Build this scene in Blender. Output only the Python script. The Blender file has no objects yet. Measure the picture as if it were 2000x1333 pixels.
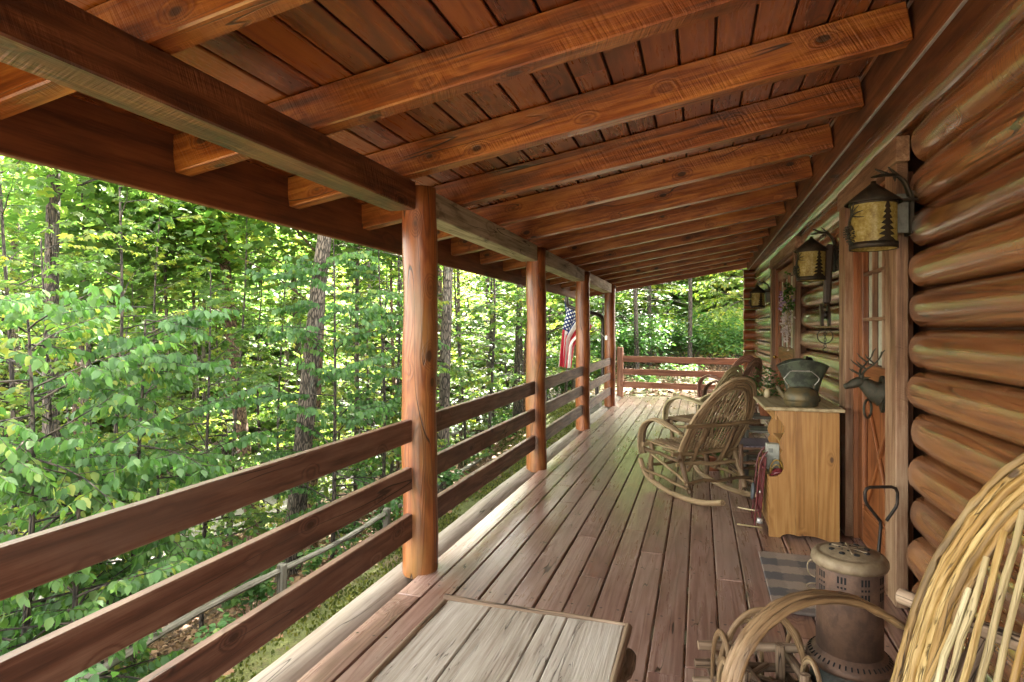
import bpy, math, random
import numpy as np
from mathutils import Vector, Matrix, Euler

SC = bpy.context.scene
COL = SC.collection
R = random.Random(11)
PI = math.pi
rad = math.radians

# ------------------------------------------------------------------ mesh builder
class MB:
    def __init__(s):
        s.v = []; s.f = []; s.g = []; s.t = []; s.sm = []
    def add(s, verts, faces, gco=None, tone=0.5, smooth=False):
        o = len(s.v)
        verts = [tuple(v) for v in verts]
        s.v += verts
        s.f += [tuple(i + o for i in f) for f in faces]
        s.g += (gco if gco is not None else verts)
        s.t += [tone] * len(verts)
        s.sm += [smooth] * len(faces)
    def box(s, c, size, ax=0, rot=None, ch=0.004, tone=None, off=None):
        """chamfered box; ax = axis the grain runs along"""
        h = [d / 2 for d in size]
        ch = min(ch, min(h) * 0.45)
        if tone is None: tone = R.random()
        if off is None: off = (R.uniform(0, 40), R.uniform(0, 40), R.uniform(0, 40))
        idx = {}; vs = []
        for sx in (-1, 1):
            for sy in (-1, 1):
                for sz in (-1, 1):
                    for a in range(3):
                        p = [sx * (h[0] - ch), sy * (h[1] - ch), sz * (h[2] - ch)]
                        p[a] = (sx, sy, sz)[a] * h[a]
                        idx[(sx, sy, sz, a)] = len(vs); vs.append(p)
        fs = []
        for a in range(3):
            b, c2 = (a + 1) % 3, (a + 2) % 3
            for sa in (-1, 1):
                q = []
                for sb, sc in ((-1, -1), (1, -1), (1, 1), (-1, 1)):
                    k = [0, 0, 0]; k[a] = sa; k[b] = sb; k[c2] = sc
                    q.append(idx[(*k, a)])
                fs.append(q if sa > 0 else q[::-1])
            for sb in (-1, 1):
                for sc in (-1, 1):
                    k0 = [0, 0, 0]; k1 = [0, 0, 0]
                    k0[a] = -1; k1[a] = 1
                    k0[b] = k1[b] = sb; k0[c2] = k1[c2] = sc
                    q = [idx[(*k0, b)], idx[(*k1, b)], idx[(*k1, c2)], idx[(*k0, c2)]]
                    fs.append(q if sb * sc < 0 else q[::-1])
        for sx in (-1, 1):
            for sy in (-1, 1):
                for sz in (-1, 1):
                    q = [idx[(sx, sy, sz, 0)], idx[(sx, sy, sz, 1)], idx[(sx, sy, sz, 2)]]
                    fs.append(q if sx * sy * sz > 0 else q[::-1])
        o3 = [(ax) % 3, (ax + 1) % 3, (ax + 2) % 3]
        g = [tuple(p[o3[i]] + off[i] for i in range(3)) for p in vs]
        M = rot if rot is not None else Matrix.Identity(3)
        C = Vector(c)
        s.add([tuple(M @ Vector(p) + C) for p in vs], fs, g, tone, False)
        return s
    def tube(s, pts, radius, n=8, tone=None, smooth=True, caps=True, wob=0.0, flat=1.0, rnd=None):
        rr = rnd or R
        pts = [Vector(p) for p in pts]
        m = len(pts)
        if not hasattr(radius, '__len__'): radius = [radius] * m
        if tone is None: tone = rr.random()
        off = Vector((rr.uniform(0, 40), rr.uniform(0, 40), rr.uniform(0, 40)))
        tang = []
        for i in range(m):
            a = pts[max(0, i - 1)]; b = pts[min(m - 1, i + 1)]
            d = (b - a)
            tang.append(d.normalized() if d.length > 1e-9 else Vector((0, 0, 1)))
        ref = Vector((0, 0, 1)) if abs(tang[0].z) < 0.9 else Vector((1, 0, 0))
        u = tang[0].cross(ref).normalized()
        vs = []; gs = []; L = 0
        for i in range(m):
            if i > 0:
                L += (pts[i] - pts[i - 1]).length
                u = (u - tang[i] * u.dot(tang[i]))
                if u.length < 1e-6: u = tang[i].orthogonal()
                u.normalize()
            w = tang[i].cross(u)
            for k in range(n):
                a = 2 * PI * k / n
                r = radius[i] * (1 + (rr.uniform(-wob, wob) if wob else 0))
                vs.append(tuple(pts[i] + u * (math.cos(a) * r) + w * (math.sin(a) * r * flat)))
                gs.append((L + off.x, math.cos(a) * r + off.y, math.sin(a) * r + off.z))
        fs = []
        for i in range(m - 1):
            for k in range(n):
                k2 = (k + 1) % n
                fs.append((i * n + k, i * n + k2, (i + 1) * n + k2, (i + 1) * n + k))
        s.add(vs, fs, gs, tone, smooth)
        if caps:
            s.add(vs[:n], [tuple(range(n))[::-1]], gs[:n], tone, False)
            s.add(vs[-n:], [tuple(range(n))], gs[-n:], tone, False)
        return s
    def lathe(s, prof, n=32, c=(0, 0, 0), sx=1, sy=1, tone=0.5, smooth=True):
        vs = []; fs = []
        for (r, z) in prof:
            for k in range(n):
                a = 2 * PI * k / n
                vs.append((c[0] + r * math.cos(a) * sx, c[1] + r * math.sin(a) * sy, c[2] + z))
        for i in range(len(prof) - 1):
            for k in range(n):
                k2 = (k + 1) % n
                fs.append((i * n + k, i * n + k2, (i + 1) * n + k2, (i + 1) * n + k))
        s.add(vs, fs, None, tone, smooth)
        return s
    def prism(s, outline, t, M, tone=0.5, off=None):
        """2-D outline (x,y) extruded by t along local z, placed with 4x4 M; grain along outline y"""
        n = len(outline)
        if off is None: off = (R.uniform(0, 40), R.uniform(0, 40), R.uniform(0, 40))
        vs = [Vector((x, y, -t / 2)) for x, y in outline] + [Vector((x, y, t / 2)) for x, y in outline]
        g = [(v.y + off[0], v.x + off[1], v.z + off[2]) for v in vs]
        W = [tuple(M @ v) for v in vs]
        s.add(W[:n], [tuple(range(n))[::-1]], g[:n], tone)
        s.add(W[n:], [tuple(range(n))], g[n:], tone)
        s.add(W, [(i, (i + 1) % n, n + (i + 1) % n, n + i) for i in range(n)], g, tone)
        return s
    def build(s, name, mat, parent=None, label=None):
        me = bpy.data.meshes.new(name)
        me.from_pydata(s.v, [], s.f)
        a = me.attributes.new('gco', 'FLOAT_VECTOR', 'POINT')
        a.data.foreach_set('vector', np.array(s.g, dtype=np.float32).ravel())
        a = me.attributes.new('tone', 'FLOAT', 'POINT')
        a.data.foreach_set('value', np.array(s.t, dtype=np.float32))
        me.polygons.foreach_set('use_smooth', np.array(s.sm, dtype=bool))
        me.materials.append(mat)
        me.update()
        o = bpy.data.objects.new(name, me)
        COL.objects.link(o)
        if parent is not None: o.parent = parent
        if label: o['label'] = label
        return o

def np_mesh(name, V, faces_flat, loop_tot, mat, tone=None, parent=None, uv=None, smooth=False):
    """fast mesh from numpy: V (n,3); faces_flat ints; loop_tot per face"""
    me = bpy.data.meshes.new(name)
    V = np.asarray(V, dtype=np.float32)
    me.vertices.add(len(V)); me.vertices.foreach_set('co', V.ravel())
    faces_flat = np.asarray(faces_flat, dtype=np.int32); loop_tot = np.asarray(loop_tot, dtype=np.int32)
    me.loops.add(len(faces_flat)); me.loops.foreach_set('vertex_index', faces_flat)
    me.polygons.add(len(loop_tot))
    st = np.zeros(len(loop_tot), dtype=np.int32); st[1:] = np.cumsum(loop_tot)[:-1]
    me.polygons.foreach_set('loop_start', st)
    me.update(calc_edges=True)
    if tone is not None:
        a = me.attributes.new('tone', 'FLOAT', 'POINT')
        a.data.foreach_set('value', np.asarray(tone, dtype=np.float32))
    if smooth:
        me.polygons.foreach_set('use_smooth', np.ones(len(loop_tot), dtype=bool))
    me.materials.append(mat)
    me.validate()
    o = bpy.data.objects.new(name, me); COL.objects.link(o)
    if parent is not None: o.parent = parent
    return o

def tag(o, label=None, cat=None, group=None, kind=None):
    if label: o['label'] = label
    if cat: o['category'] = cat
    if group: o['group'] = group
    if kind: o['kind'] = kind
    return o
def thing(name, label, cat, loc=(0, 0, 0), rz=0, group=None):
    o = bpy.data.objects.new(name, None); COL.objects.link(o)
    o.location = loc; o.rotation_euler = (0, 0, rz)
    return tag(o, label, cat, group)
def kids(o): return [c for c in o.children]
def copy_tree(o, parent=None):
    c = o.copy(); COL.objects.link(c)
    if parent is not None: c.parent = parent
    for ch in kids(o): copy_tree(ch, c)
    return c
def sstep(a, b, x):
    t = np.clip((x - a) / (b - a), 0, 1); return t * t * (3 - 2 * t)
def arc_pts(fn, n): return [fn(i / (n - 1)) for i in range(n)]
def smooth_path(P, n=24):
    """Catmull-Rom through the points"""
    P = [Vector(p) for p in P]
    Q = [P[0] * 2 - P[1]] + P + [P[-1] * 2 - P[-2]]
    out = []
    m = len(P) - 1
    for i in range(n):
        t = i / (n - 1) * m; k = min(int(t), m - 1); u = t - k
        a, b, c, d = Q[k:k + 4]
        out.append(0.5 * ((2 * b) + (c - a) * u + (2 * a - 5 * b + 4 * c - d) * u * u + (3 * b - a - 3 * c + d) * u ** 3))
    return out

# ------------------------------------------------------------------ materials
class NT:
    def __init__(s, name):
        s.mat = bpy.data.materials.new(name); s.mat.use_nodes = True
        s.t = s.mat.node_tree; s.t.nodes.clear()
        s.out = s.t.nodes.new('ShaderNodeOutputMaterial')
    def n(s, typ, ins=None, **props):
        nd = s.t.nodes.new(typ)
        for k, v in props.items(): setattr(nd, k, v)
        for k, v in (ins or {}).items():
            if isinstance(v, bpy.types.NodeSocket): s.t.links.new(v, nd.inputs[k])
            elif v is not None: nd.inputs[k].default_value = v
        return nd
    def m(s, op, a, b=0.0, c=0.0, clamp=False):
        return s.n('ShaderNodeMath', {0: a, 1: b, 2: c}, operation=op, use_clamp=clamp).outputs[0]
    def ss(s, x, a, b, lo=0.0, hi=1.0):
        return s.n('ShaderNodeMapRange', {0: x, 1: a, 2: b, 3: lo, 4: hi}, interpolation_type='SMOOTHSTEP').outputs[0]
    def mix(s, f, a, b, mode='MIX'):
        nd = s.n('ShaderNodeMix', data_type='RGBA', blend_type=mode, clamp_factor=True)
        for i, v in ((0, f), (6, a), (7, b)):
            if isinstance(v, bpy.types.NodeSocket): s.t.links.new(v, nd.inputs[i])
            else: nd.inputs[i].default_value = (*v, 1) if hasattr(v, '__len__') and len(v) == 3 else v
        return nd.outputs[2]
    def vmul(s, v, k):
        return s.n('ShaderNodeVectorMath', {0: v, 1: k}, operation='MULTIPLY').outputs[0]
    def noise(s, v, sc=1.0, det=2.0, ro=0.5, dist=0.0, col=False):
        nd = s.n('ShaderNodeTexNoise', {'Vector': v, 'Scale': sc, 'Detail': det, 'Roughness': ro, 'Distortion': dist})
        return nd.outputs[1 if col else 0]
    def attr(s, name, fac=False):
        nd = s.n('ShaderNodeAttribute'); nd.attribute_name = name
        return nd.outputs['Fac' if fac else 'Vector']
    def ramp(s, f, stops):
        nd = s.n('ShaderNodeValToRGB', {0: f}); el = nd.color_ramp.elements
        while len(el) < len(stops): el.new(0.5)
        for e, (p, c) in zip(el, stops): e.position = p; e.color = (*c, 1)
        return nd.outputs[0]
    def bump(s, h, strength=0.3, dist=0.01):
        return s.n('ShaderNodeBump', {'Height': h, 'Strength': strength, 'Distance': dist}).outputs[0]
    def bsdf(s, **ins):
        b = s.n('ShaderNodeBsdfPrincipled')
        for k, v in ins.items():
            k = k.replace('_', ' ')
            if isinstance(v, bpy.types.NodeSocket): s.t.links.new(v, b.inputs[k])
            elif v is not None:
                b.inputs[k].default_value = (*v, 1) if hasattr(v, '__len__') and len(v) == 3 and k != 'Normal' else v
        return b
    def done(s, sh):
        s.t.links.new(sh.outputs[0] if hasattr(sh, 'outputs') else sh, s.out.inputs[0]); return s.mat

def wood(name, dark, mid, light, rings=7.0, ring_amt=0.35, fib=0.45, rough=(0.4, 0.6), saw=0.0, knots=0.35,
         knot_col=(0.03, 0.012, 0.006), crack=0.0, bump=0.35, tone_amt=0.3, blot=0.35, blotcol=None, nails=False,
         spec=0.5, coat=0.0, grain=(0.55, 5.5), sawf=110.0, stain=None, cks=9.0, ckw=1.0, coat_r=0.22, coat_ior=1.6, cka=None, ks=1.0, halo=0.28, ckm=0.9):
    t = NT(name)
    v = t.attr('gco'); tone = t.attr('tone', True)
    # knots
    kv = t.n('ShaderNodeTexVoronoi', {'Vector': t.vmul(v, (2.4 * ks, 4.4 * ks, 4.4 * ks)), 'Scale': 1.0, 'Randomness': 0.9}, feature='F1')
    has = t.m('GREATER_THAN', t.n('ShaderNodeSeparateColor', {0: kv.outputs['Color']}).outputs[0], 1 - knots)
    kd = kv.outputs['Distance']
    kcore = t.m('MULTIPLY', t.ss(kd, 0.135, 0.085), has)
    khalo = t.m('MULTIPLY', t.ss(kd, 0.34, 0.08), has)
    n1 = t.noise(t.vmul(v, (grain[0], grain[1], grain[1])), 1.0, 2.0, 0.45, 0.35)
    n1 = t.m('ADD', n1, t.m('MULTIPLY', khalo, halo))
    ring = t.m('SINE', t.m('MULTIPLY', n1, rings * 2 * PI))
    ring = t.m('MULTIPLY_ADD', ring, 0.5, 0.5)
    ring = t.m('POWER', ring, 1.6)
    fibn = t.noise(t.vmul(v, (5.0, 150.0, 150.0)), 1.0, 3.0, 0.6)
    fib2 = t.noise(t.vmul(v, (2.2, 46.0, 46.0)), 1.0, 3.0, 0.65)
    bl = t.noise(t.vmul(v, (2.2, 6.5, 6.5)), 1.0, 5.0, 0.68)
    f = t.m('ADD', t.m('MULTIPLY', ring, ring_amt), t.m('MULTIPLY', t.m('ADD', fibn, t.m('MULTIPLY', t.m('SUBTRACT', fib2, 0.5), 2.4)), fib))
    f = t.m('ADD', f, t.m('MULTIPLY', t.m('SUBTRACT', bl, 0.5), blot * 2))
    f = t.m('ADD', f, t.m('MULTIPLY', t.m('SUBTRACT', tone, 0.5), tone_amt))
    f = t.m('ADD', f, 0.12, clamp=True)
    c = t.ramp(f, [(0.08, light), (0.5, mid), (0.95, dark)])
    if blotcol is not None:
        b2 = t.ss(t.noise(t.vmul(v, (0.9, 2.6, 2.6)), 1.0, 4.0, 0.65), 0.5, 0.72)
        c = t.mix(t.m('MULTIPLY', b2, blotcol[1]), c, blotcol[0])
    if stain is not None:
        b3 = t.ss(t.noise(t.vmul(v, (2.2, 5, 5)), 1.0, 4.0, 0.7), 0.58, 0.72)
        c = t.mix(t.m('MULTIPLY', b3, stain[1]), c, stain[0])
    c = t.mix(t.m('MULTIPLY', khalo, 0.35), c, dark)
    c = t.mix(t.m('MULTIPLY', kcore, 0.85), c, knot_col)
    h = t.m('ADD', t.m('MULTIPLY', fibn, 0.5), t.m('MULTIPLY', ring, 0.35))
    h = t.m('SUBTRACT', h, t.m('MULTIPLY', kcore, 0.5))
    sx = t.n('ShaderNodeSeparateXYZ', {0: v})
    if saw > 0:
        skew = t.m('MULTIPLY', t.m('ADD', sx.outputs[1], sx.outputs[2]), 0.35)
        sv = t.n('ShaderNodeCombineXYZ', {0: t.m('MULTIPLY', t.m('ADD', sx.outputs[0], skew), sawf), 1: t.m('MULTIPLY', sx.outputs[1], 5.0), 2: t.m('MULTIPLY', sx.outputs[2], 5.0)}).outputs[0]
        sw = t.m('MULTIPLY', t.m('SUBTRACT', t.noise(sv, 1.0, 2.0, 0.6), 0.5), 3.2)
        sa = t.ss(t.noise(t.vmul(v, (2.5, 9, 9)), 1.0, 3.0), 0.35, 0.7)
        sw = t.m('MULTIPLY', sw, sa)
        h = t.m('ADD', h, t.m('MULTIPLY', sw, saw))
        c = t.mix(t.m('MULTIPLY', t.ss(sw, 0.2, 1.0), 0.28 * min(1, saw)), c, dark)
    if crack > 0:
        cn = t.noise(t.vmul(v, (cka or 0.7 * (cks / 9) ** .5, cks, cks)), 1.0, 1.0, 0.4)
        cr = t.ss(t.m('ABSOLUTE', t.m('SUBTRACT', cn, 0.5)), 0.012 * crack * ckw, 0.002 * crack * ckw)
        gate = t.ss(t.noise(t.vmul(v, (0.8, 3.0, 3.0) if not cka else (cka * .5, cks * .3, cks * .3)), 1.0, 1.0), 0.44, 0.54)
        cr = t.m('MULTIPLY', cr, gate)
        c = t.mix(t.m('MULTIPLY', cr, ckm), c, (0.012, 0.007, 0.004))
        h = t.m('SUBTRACT', h, t.m('MULTIPLY', cr, 1.6))
    if nails:
        a = t.m('SUBTRACT', t.m('FRACT', t.m('DIVIDE', sx.outputs[0], 0.58)), 0.5)
        a = t.m('MULTIPLY', a, 0.58)
        pa = t.m('PINGPONG', sx.outputs[2], 0.1)
        pa = t.m('SUBTRACT', pa, 0.042)
        d = t.m('SQRT', t.m('ADD', t.m('MULTIPLY', a, a), t.m('MULTIPLY', pa, pa)))
        nl = t.ss(d, 0.0085, 0.0052)
        c = t.mix(t.m('MULTIPLY', nl, 0.8), c, (0.02, 0.014, 0.012))
    rg = t.n('ShaderNodeMapRange', {0: t.m('ADD', t.m('MULTIPLY', fib2, 0.6), t.m('MULTIPLY', bl, 0.5)), 1: 0.3, 2: 0.8, 3: rough[0], 4: rough[1]}).outputs[0]
    b = t.bsdf(Base_Color=c, Roughness=rg, Normal=t.bump(h, bump, 0.006), Specular_IOR_Level=spec)
    if coat: b.inputs['Coat Weight'].default_value = min(1, coat); b.inputs['Coat Roughness'].default_value = coat_r; b.inputs['Coat IOR'].default_value = coat_ior
    return t.done(b)

def plain(name, col, rough=0.5, metal=0.0, var=0.25, scale=14.0, col2=None, bump=0.15, spec=0.5, coat=0.0):
    t = NT(name)
    co = t.n('ShaderNodeTexCoord').outputs['Object']
    n = t.noise(co, scale, 4.0, 0.65)
    n2 = t.noise(co, scale * 6, 3.0, 0.6)
    c2 = col2 or tuple(x * (1 - var) for x in col)
    c = t.mix(t.ss(n, 0.4, 0.62), col, c2)
    c = t.mix(t.m('MULTIPLY', n2, var), c, tuple(x * 0.5 for x in col))
    r = t.m('MULTIPLY_ADD', n, 0.25, rough - 0.12)
    b = t.bsdf(Base_Color=c, Roughness=r, Metallic=metal, Normal=t.bump(n2, bump, 0.004), Specular_IOR_Level=spec)
    if coat: b.inputs['Coat Weight'].default_value = coat
    return t.done(b)

def leafmat(name, cols, trans=0.58, rough=0.48, tcol=None, spec=0.35):
    t = NT(name)
    tone = t.attr('tone', True)
    rnd = t.n('ShaderNodeObjectInfo').outputs['Random']
    f = t.m('ADD', tone, t.m('MULTIPLY', t.m('SUBTRACT', rnd, 0.5), 0.25), clamp=True)
    c = t.ramp(f, cols)
    b = t.bsdf(Base_Color=c, Roughness=rough, Specular_IOR_Level=spec)
    tr = t.n('ShaderNodeBsdfTranslucent', {0: t.mix(1.0, c, tcol or (1.45, 1.6, 0.8), 'MULTIPLY')})
    mx = t.n('ShaderNodeMixShader', {0: trans, 1: b.outputs[0], 2: tr.outputs[0]})
    return t.done(mx)

M = {}
M['rafter'] = wood('rafter_wood', (0.065, 0.015, 0.004), (0.275, 0.075, 0.014), (0.52, 0.195, 0.042), rings=8, ring_amt=0.22, saw=1.0, sawf=80, knots=0.85, ks=1.5, rough=(0.26, 0.48), bump=0.6, tone_amt=0.5, crack=0.6, ckw=.8, blot=0.6, coat=0.6, coat_r=.2, coat_ior=1.7, fib=0.45)
M['beam'] = wood('beam_wood', (0.035, 0.012, 0.005), (0.11, 0.035, 0.011), (0.23, 0.09, 0.034), rings=6, saw=1.0, sawf=80, knots=0.8, ks=1.5, rough=(0.4, 0.6), bump=0.55, tone_amt=0.2, blot=0.6, coat=0.3, fib=0.5)
M['beam_grey'] = wood('weathered_beam_wood', (0.19, 0.175, 0.105), (0.43, 0.40, 0.265), (0.60, 0.57, 0.42), rings=5, saw=1.0, sawf=80, knots=0.2, rough=(0.5, 0.75), bump=0.5, stain=((0.10, 0.085, 0.045), 0.75), crack=0.8, cks=14)
M['ceiling'] = wood('ceiling_wood', (0.06, 0.012, 0.003), (0.20, 0.047, 0.009), (0.33, 0.097, 0.019), rings=7, ring_amt=.3, knots=0.35, rough=(0.2, 0.38), bump=0.12, tone_amt=0.7, coat=0.7, coat_r=.2, coat_ior=1.5, fib=0.25)
M['fascia'] = wood('fascia_wood', (0.05, 0.016, 0.006), (0.15, 0.045, 0.013), (0.22, 0.075, 0.02), rings=4, knots=0.15, rough=(0.5, 0.7), bump=0.25, blotcol=((0.05, 0.02, 0.008), 0.7))
M['post'] = wood('post_wood', (0.06, 0.017, 0.006), (0.185, 0.05, 0.012), (0.32, 0.11, 0.03), rings=12, ring_amt=0.26, knots=1.0, ks=1.4, rough=(0.3, 0.46), bump=0.4, crack=0.9, ckw=.7, blotcol=((0.18, 0.115, 0.035), 0.6), grain=(0.9, 7.0), fib=0.4, blot=0.6, coat=0.2)
M['log'] = wood('wall_log_wood', (0.05, 0.016, 0.006), (0.16, 0.056, 0.018), (0.275, 0.112, 0.039), rings=18, ring_amt=0.28, knots=0.8, ks=1.25, rough=(0.15, 0.3), bump=0.32, crack=1.0, ckw=1.3, cks=13.0, blotcol=((0.24, 0.13, 0.075), 0.35), grain=(0.4, 5.5), saw=0.4, sawf=130, spec=0.6, tone_amt=0.5, coat=1.0, coat_r=.15, coat_ior=1.75, blot=0.28, fib=0.35)
M['deck'] = wood('deck_wood', (0.10, 0.045, 0.034), (0.235, 0.132, 0.104), (0.37, 0.245, 0.20), rings=11, ring_amt=0.26, knots=0.16, rough=(0.2, 0.42), bump=0.25, tone_amt=0.5, blotcol=((0.25, 0.19, 0.155), 0.55), nails=True, grain=(0.4, 8.0), stain=((0.27, 0.105, 0.065), 0.55), crack=0.5, cks=16, coat=0.35, fib=0.28)
M['edge'] = wood('edge_log_wood', (0.13, 0.095, 0.07), (0.21, 0.172, 0.138), (0.31, 0.265, 0.225), rings=5, ring_amt=0.15, knots=0.15, rough=(0.45, 0.7), bump=0.45, crack=0.8, cks=16, blotcol=((0.24, 0.18, 0.13), 0.5), fib=0.55)
M['rail'] = wood('rail_wood', (0.045, 0.019, 0.011), (0.135, 0.058, 0.033), (0.225, 0.122, 0.078), rings=8, knots=1.0, ks=1.6, rough=(0.36, 0.58), bump=0.35, tone_amt=0.25, blotcol=((0.155, 0.10, 0.075), 0.55), crack=0.6, blot=0.55)
M['rail_red'] = wood('end_rail_wood', (0.11, 0.037, 0.018), (0.27, 0.105, 0.055), (0.38, 0.18, 0.10), rings=7, knots=0.25, rough=(0.42, 0.62), bump=0.25, tone_amt=0.25)
M['trim'] = wood('door_trim_wood', (0.07, 0.032, 0.016), (0.20, 0.105, 0.055), (0.35, 0.235, 0.145), rings=4, knots=0.1, saw=0.9, sawf=200, rough=(0.45, 0.7), bump=0.5, blot=0.5)
M['jamb'] = wood('jamb_wood', (0.065, 0.02, 0.007), (0.19, 0.062, 0.02), (0.30, 0.115, 0.04), rings=5, knots=0.15, rough=(0.35, 0.5), bump=0.2)
M['door'] = wood('door_wood', (0.065, 0.02, 0.007), (0.185, 0.06, 0.018), (0.28, 0.105, 0.034), rings=7, knots=0.15, rough=(0.3, 0.5), bump=0.2)
M['pine'] = wood('pine_wood', (0.17, 0.072, 0.018), (0.30, 0.148, 0.042), (0.41, 0.228, 0.078), rings=13, ring_amt=0.28, fib=0.4, knots=0.55, knot_col=(0.045, 0.018, 0.007), rough=(0.3, 0.46), bump=0.12, tone_amt=0.3, blot=0.4, grain=(0.3, 5.5), ks=2.0, halo=0.1)
M['pine_top'] = wood('worn_pine_top_wood', (0.20, 0.15, 0.07), (0.33, 0.26, 0.14), (0.46, 0.39, 0.24), rings=6, knots=0.1, rough=(0.4, 0.6), bump=0.15)
M['barnwood'] = wood('weathered_table_wood', (0.25, 0.20, 0.15), (0.42, 0.37, 0.31), (0.56, 0.52, 0.46), rings=2, ring_amt=0.1, fib=0.6, knots=0.15, knot_col=(0.12, 0.06, 0.025), rough=(0.6, 0.85), bump=0.9, crack=1.0, ckw=1.5, cks=85.0, cka=3.5, ckm=0.6, blotcol=((0.44, 0.36, 0.28), 0.5), stain=((0.33, 0.27, 0.2), 0.5), grain=(0.7, 7.0), blot=0.35, ks=1.6)
M['twig'] = wood('twig_wood', (0.085, 0.05, 0.03), (0.20, 0.135, 0.085), (0.36, 0.265, 0.18), rings=3, knots=0.3, rough=(0.5, 0.75), bump=0.8, tone_amt=0.6, grain=(2.0, 30.0), crack=1.0, ckw=2, cks=60, fib=.5)
M['willow'] = wood('willow_bark', (0.07, 0.038, 0.018), (0.195, 0.12, 0.057), (0.35, 0.25, 0.14), rings=2, ring_amt=0.1, fib=0.55, knots=0.35, rough=(0.45, 0.7), bump=1.0, tone_amt=0.7, grain=(6.0, 55.0), crack=1.0, ckw=1.3, cks=110, cka=5.0, ckm=0.5, blot=0.4, ks=3)
M['willow_gold'] = wood('golden_willow_bark', (0.085, 0.042, 0.010), (0.285, 0.165, 0.038), (0.46, 0.33, 0.125), rings=2, ring_amt=0.1, fib=0.55, knots=0.35, rough=(0.45, 0.7), bump=1.0, tone_amt=0.7, grain=(6.0, 55.0), crack=1.0, ckw=2.0, cks=110, cka=5.0, ckm=0.7, blot=0.4, ks=3, blotcol=((0.36, 0.32, 0.18), 0.45))
M['willow_pale'] = wood('pale_willow_bark', (0.17, 0.12, 0.05), (0.40, 0.32, 0.16), (0.55, 0.49, 0.30), rings=2, ring_amt=0.1, fib=0.55, knots=0.35, rough=(0.45, 0.7), bump=1.0, tone_amt=0.7, grain=(6.0, 55.0), crack=1.0, ckw=1.3, cks=110, cka=5.0, ckm=0.5, blot=0.4, ks=3)
M['willow_red'] = wood('red_willow_bark', (0.14, 0.055, 0.035), (0.36, 0.17, 0.115), (0.52, 0.30, 0.22), rings=4, rough=(0.4, 0.65), bump=0.6, grain=(2.5, 45.0), knots=0.1)
M['willow_dark'] = wood('dark_willow_bark', (0.04, 0.022, 0.012), (0.13, 0.07, 0.038), (0.24, 0.14, 0.085), rings=4, rough=(0.4, 0.65), bump=0.6, grain=(2.5, 45.0), knots=0.1)
M['fence'] = wood('grey_fence_wood', (0.07, 0.062, 0.045), (0.12, 0.112, 0.088), (0.22, 0.21, 0.175), rings=4, rough=(0.6, 0.85), bump=0.6, crack=1.5, stain=((0.06, 0.07, 0.04), 0.7), knots=0.05)
M['iron'] = plain('dark_bronze_iron', (0.035, 0.03, 0.022), 0.5, 0.6, 0.5, 30, (0.06, 0.045, 0.028))
M['plate'] = plain('dull_grey_metal', (0.17, 0.17, 0.145), 0.5, 0.3, 0.4, 20)
M['iron_black'] = plain('black_iron', (0.022, 0.021, 0.02), 0.45, 0.6, 0.4, 30, (0.05, 0.035, 0.025))
M['verdigris'] = plain('green_cast_iron', (0.10, 0.125, 0.085), 0.5, 0.2, 0.5, 12, (0.03, 0.033, 0.028), bump=0.4)
M['kettle'] = plain('rusty_kettle_iron', (0.14, 0.105, 0.045), 0.5, 0.3, 0.5, 9, (0.06, 0.068, 0.05), bump=0.4)
M['bronze'] = plain('patina_bronze', (0.08, 0.07, 0.05), 0.42, 0.6, 0.6, 60, (0.045, 0.055, 0.038), bump=1.0)
M['wire'] = plain('steel_wire', (0.5, 0.48, 0.44), 0.3, 0.9)
M['rust'] = plain('rusty_steel', (0.135, 0.078, 0.05), 0.6, 0.2, 0.5, 13, (0.075, 0.045, 0.033), bump=0.4)
M['rust_lid'] = plain('dusty_rusty_lid', (0.25, 0.195, 0.12), 0.62, 0.2, 0.35, 14, (0.16, 0.115, 0.07), bump=0.4)
M['black'] = plain('sooty_black', (0.012, 0.011, 0.011), 0.6)
M['slot'] = plain('dark_opening', (0.004, 0.004, 0.004), 0.9, bump=0)
M['tank'] = plain('corroded_tank', (0.06, 0.055, 0.045), 0.55, 0.3, 0.5, 14, (0.035, 0.045, 0.038), bump=0.6)
M['downspout'] = plain('bronze_downspout', (0.03, 0.022, 0.018), 0.4)
M['red'] = plain('red_paint', (0.12, 0.012, 0.016), 0.35, col2=(0.07, 0.010, 0.012))
M['white_card'] = plain('white_carton', (0.42, 0.42, 0.36), 0.6)
M['grey_ink'] = plain('grey_print', (0.22, 0.23, 0.2), 0.7)
M['yellow'] = plain('yellow_wicker', (0.45, 0.27, 0.04), 0.6)
M['rubber'] = plain('grey_rubber', (0.09, 0.10, 0.115), 0.55)
M['brass'] = plain('brass', (0.6, 0.4, 0.1), 0.25, 1.0)
M['zinc'] = plain('zinc_flashing', (0.55, 0.54, 0.52), 0.4, 0.3)
M['clay'] = plain('terracotta', (0.35, 0.12, 0.05), 0.75)
M['green_plastic'] = plain('green_plastic', (0.03, 0.16, 0.09), 0.4)
M['chink'] = plain('dark_wood_backing', (0.05, 0.02, 0.008), 0.7)
M['soil'] = plain('dark_soil', (0.03, 0.022, 0.015), 0.9)
M['petal_pink'] = plain('pink_petal', (0.6, 0.12, 0.2), 0.6)
M['petal_lilac'] = plain('lilac_petal', (0.36, 0.25, 0.48), 0.7)
M['petal_white'] = plain('dried_white_petal', (0.55, 0.47, 0.45), 0.75)
M['cord'] = plain('dark_leather', (0.035, 0.02, 0.012), 0.5)

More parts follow.
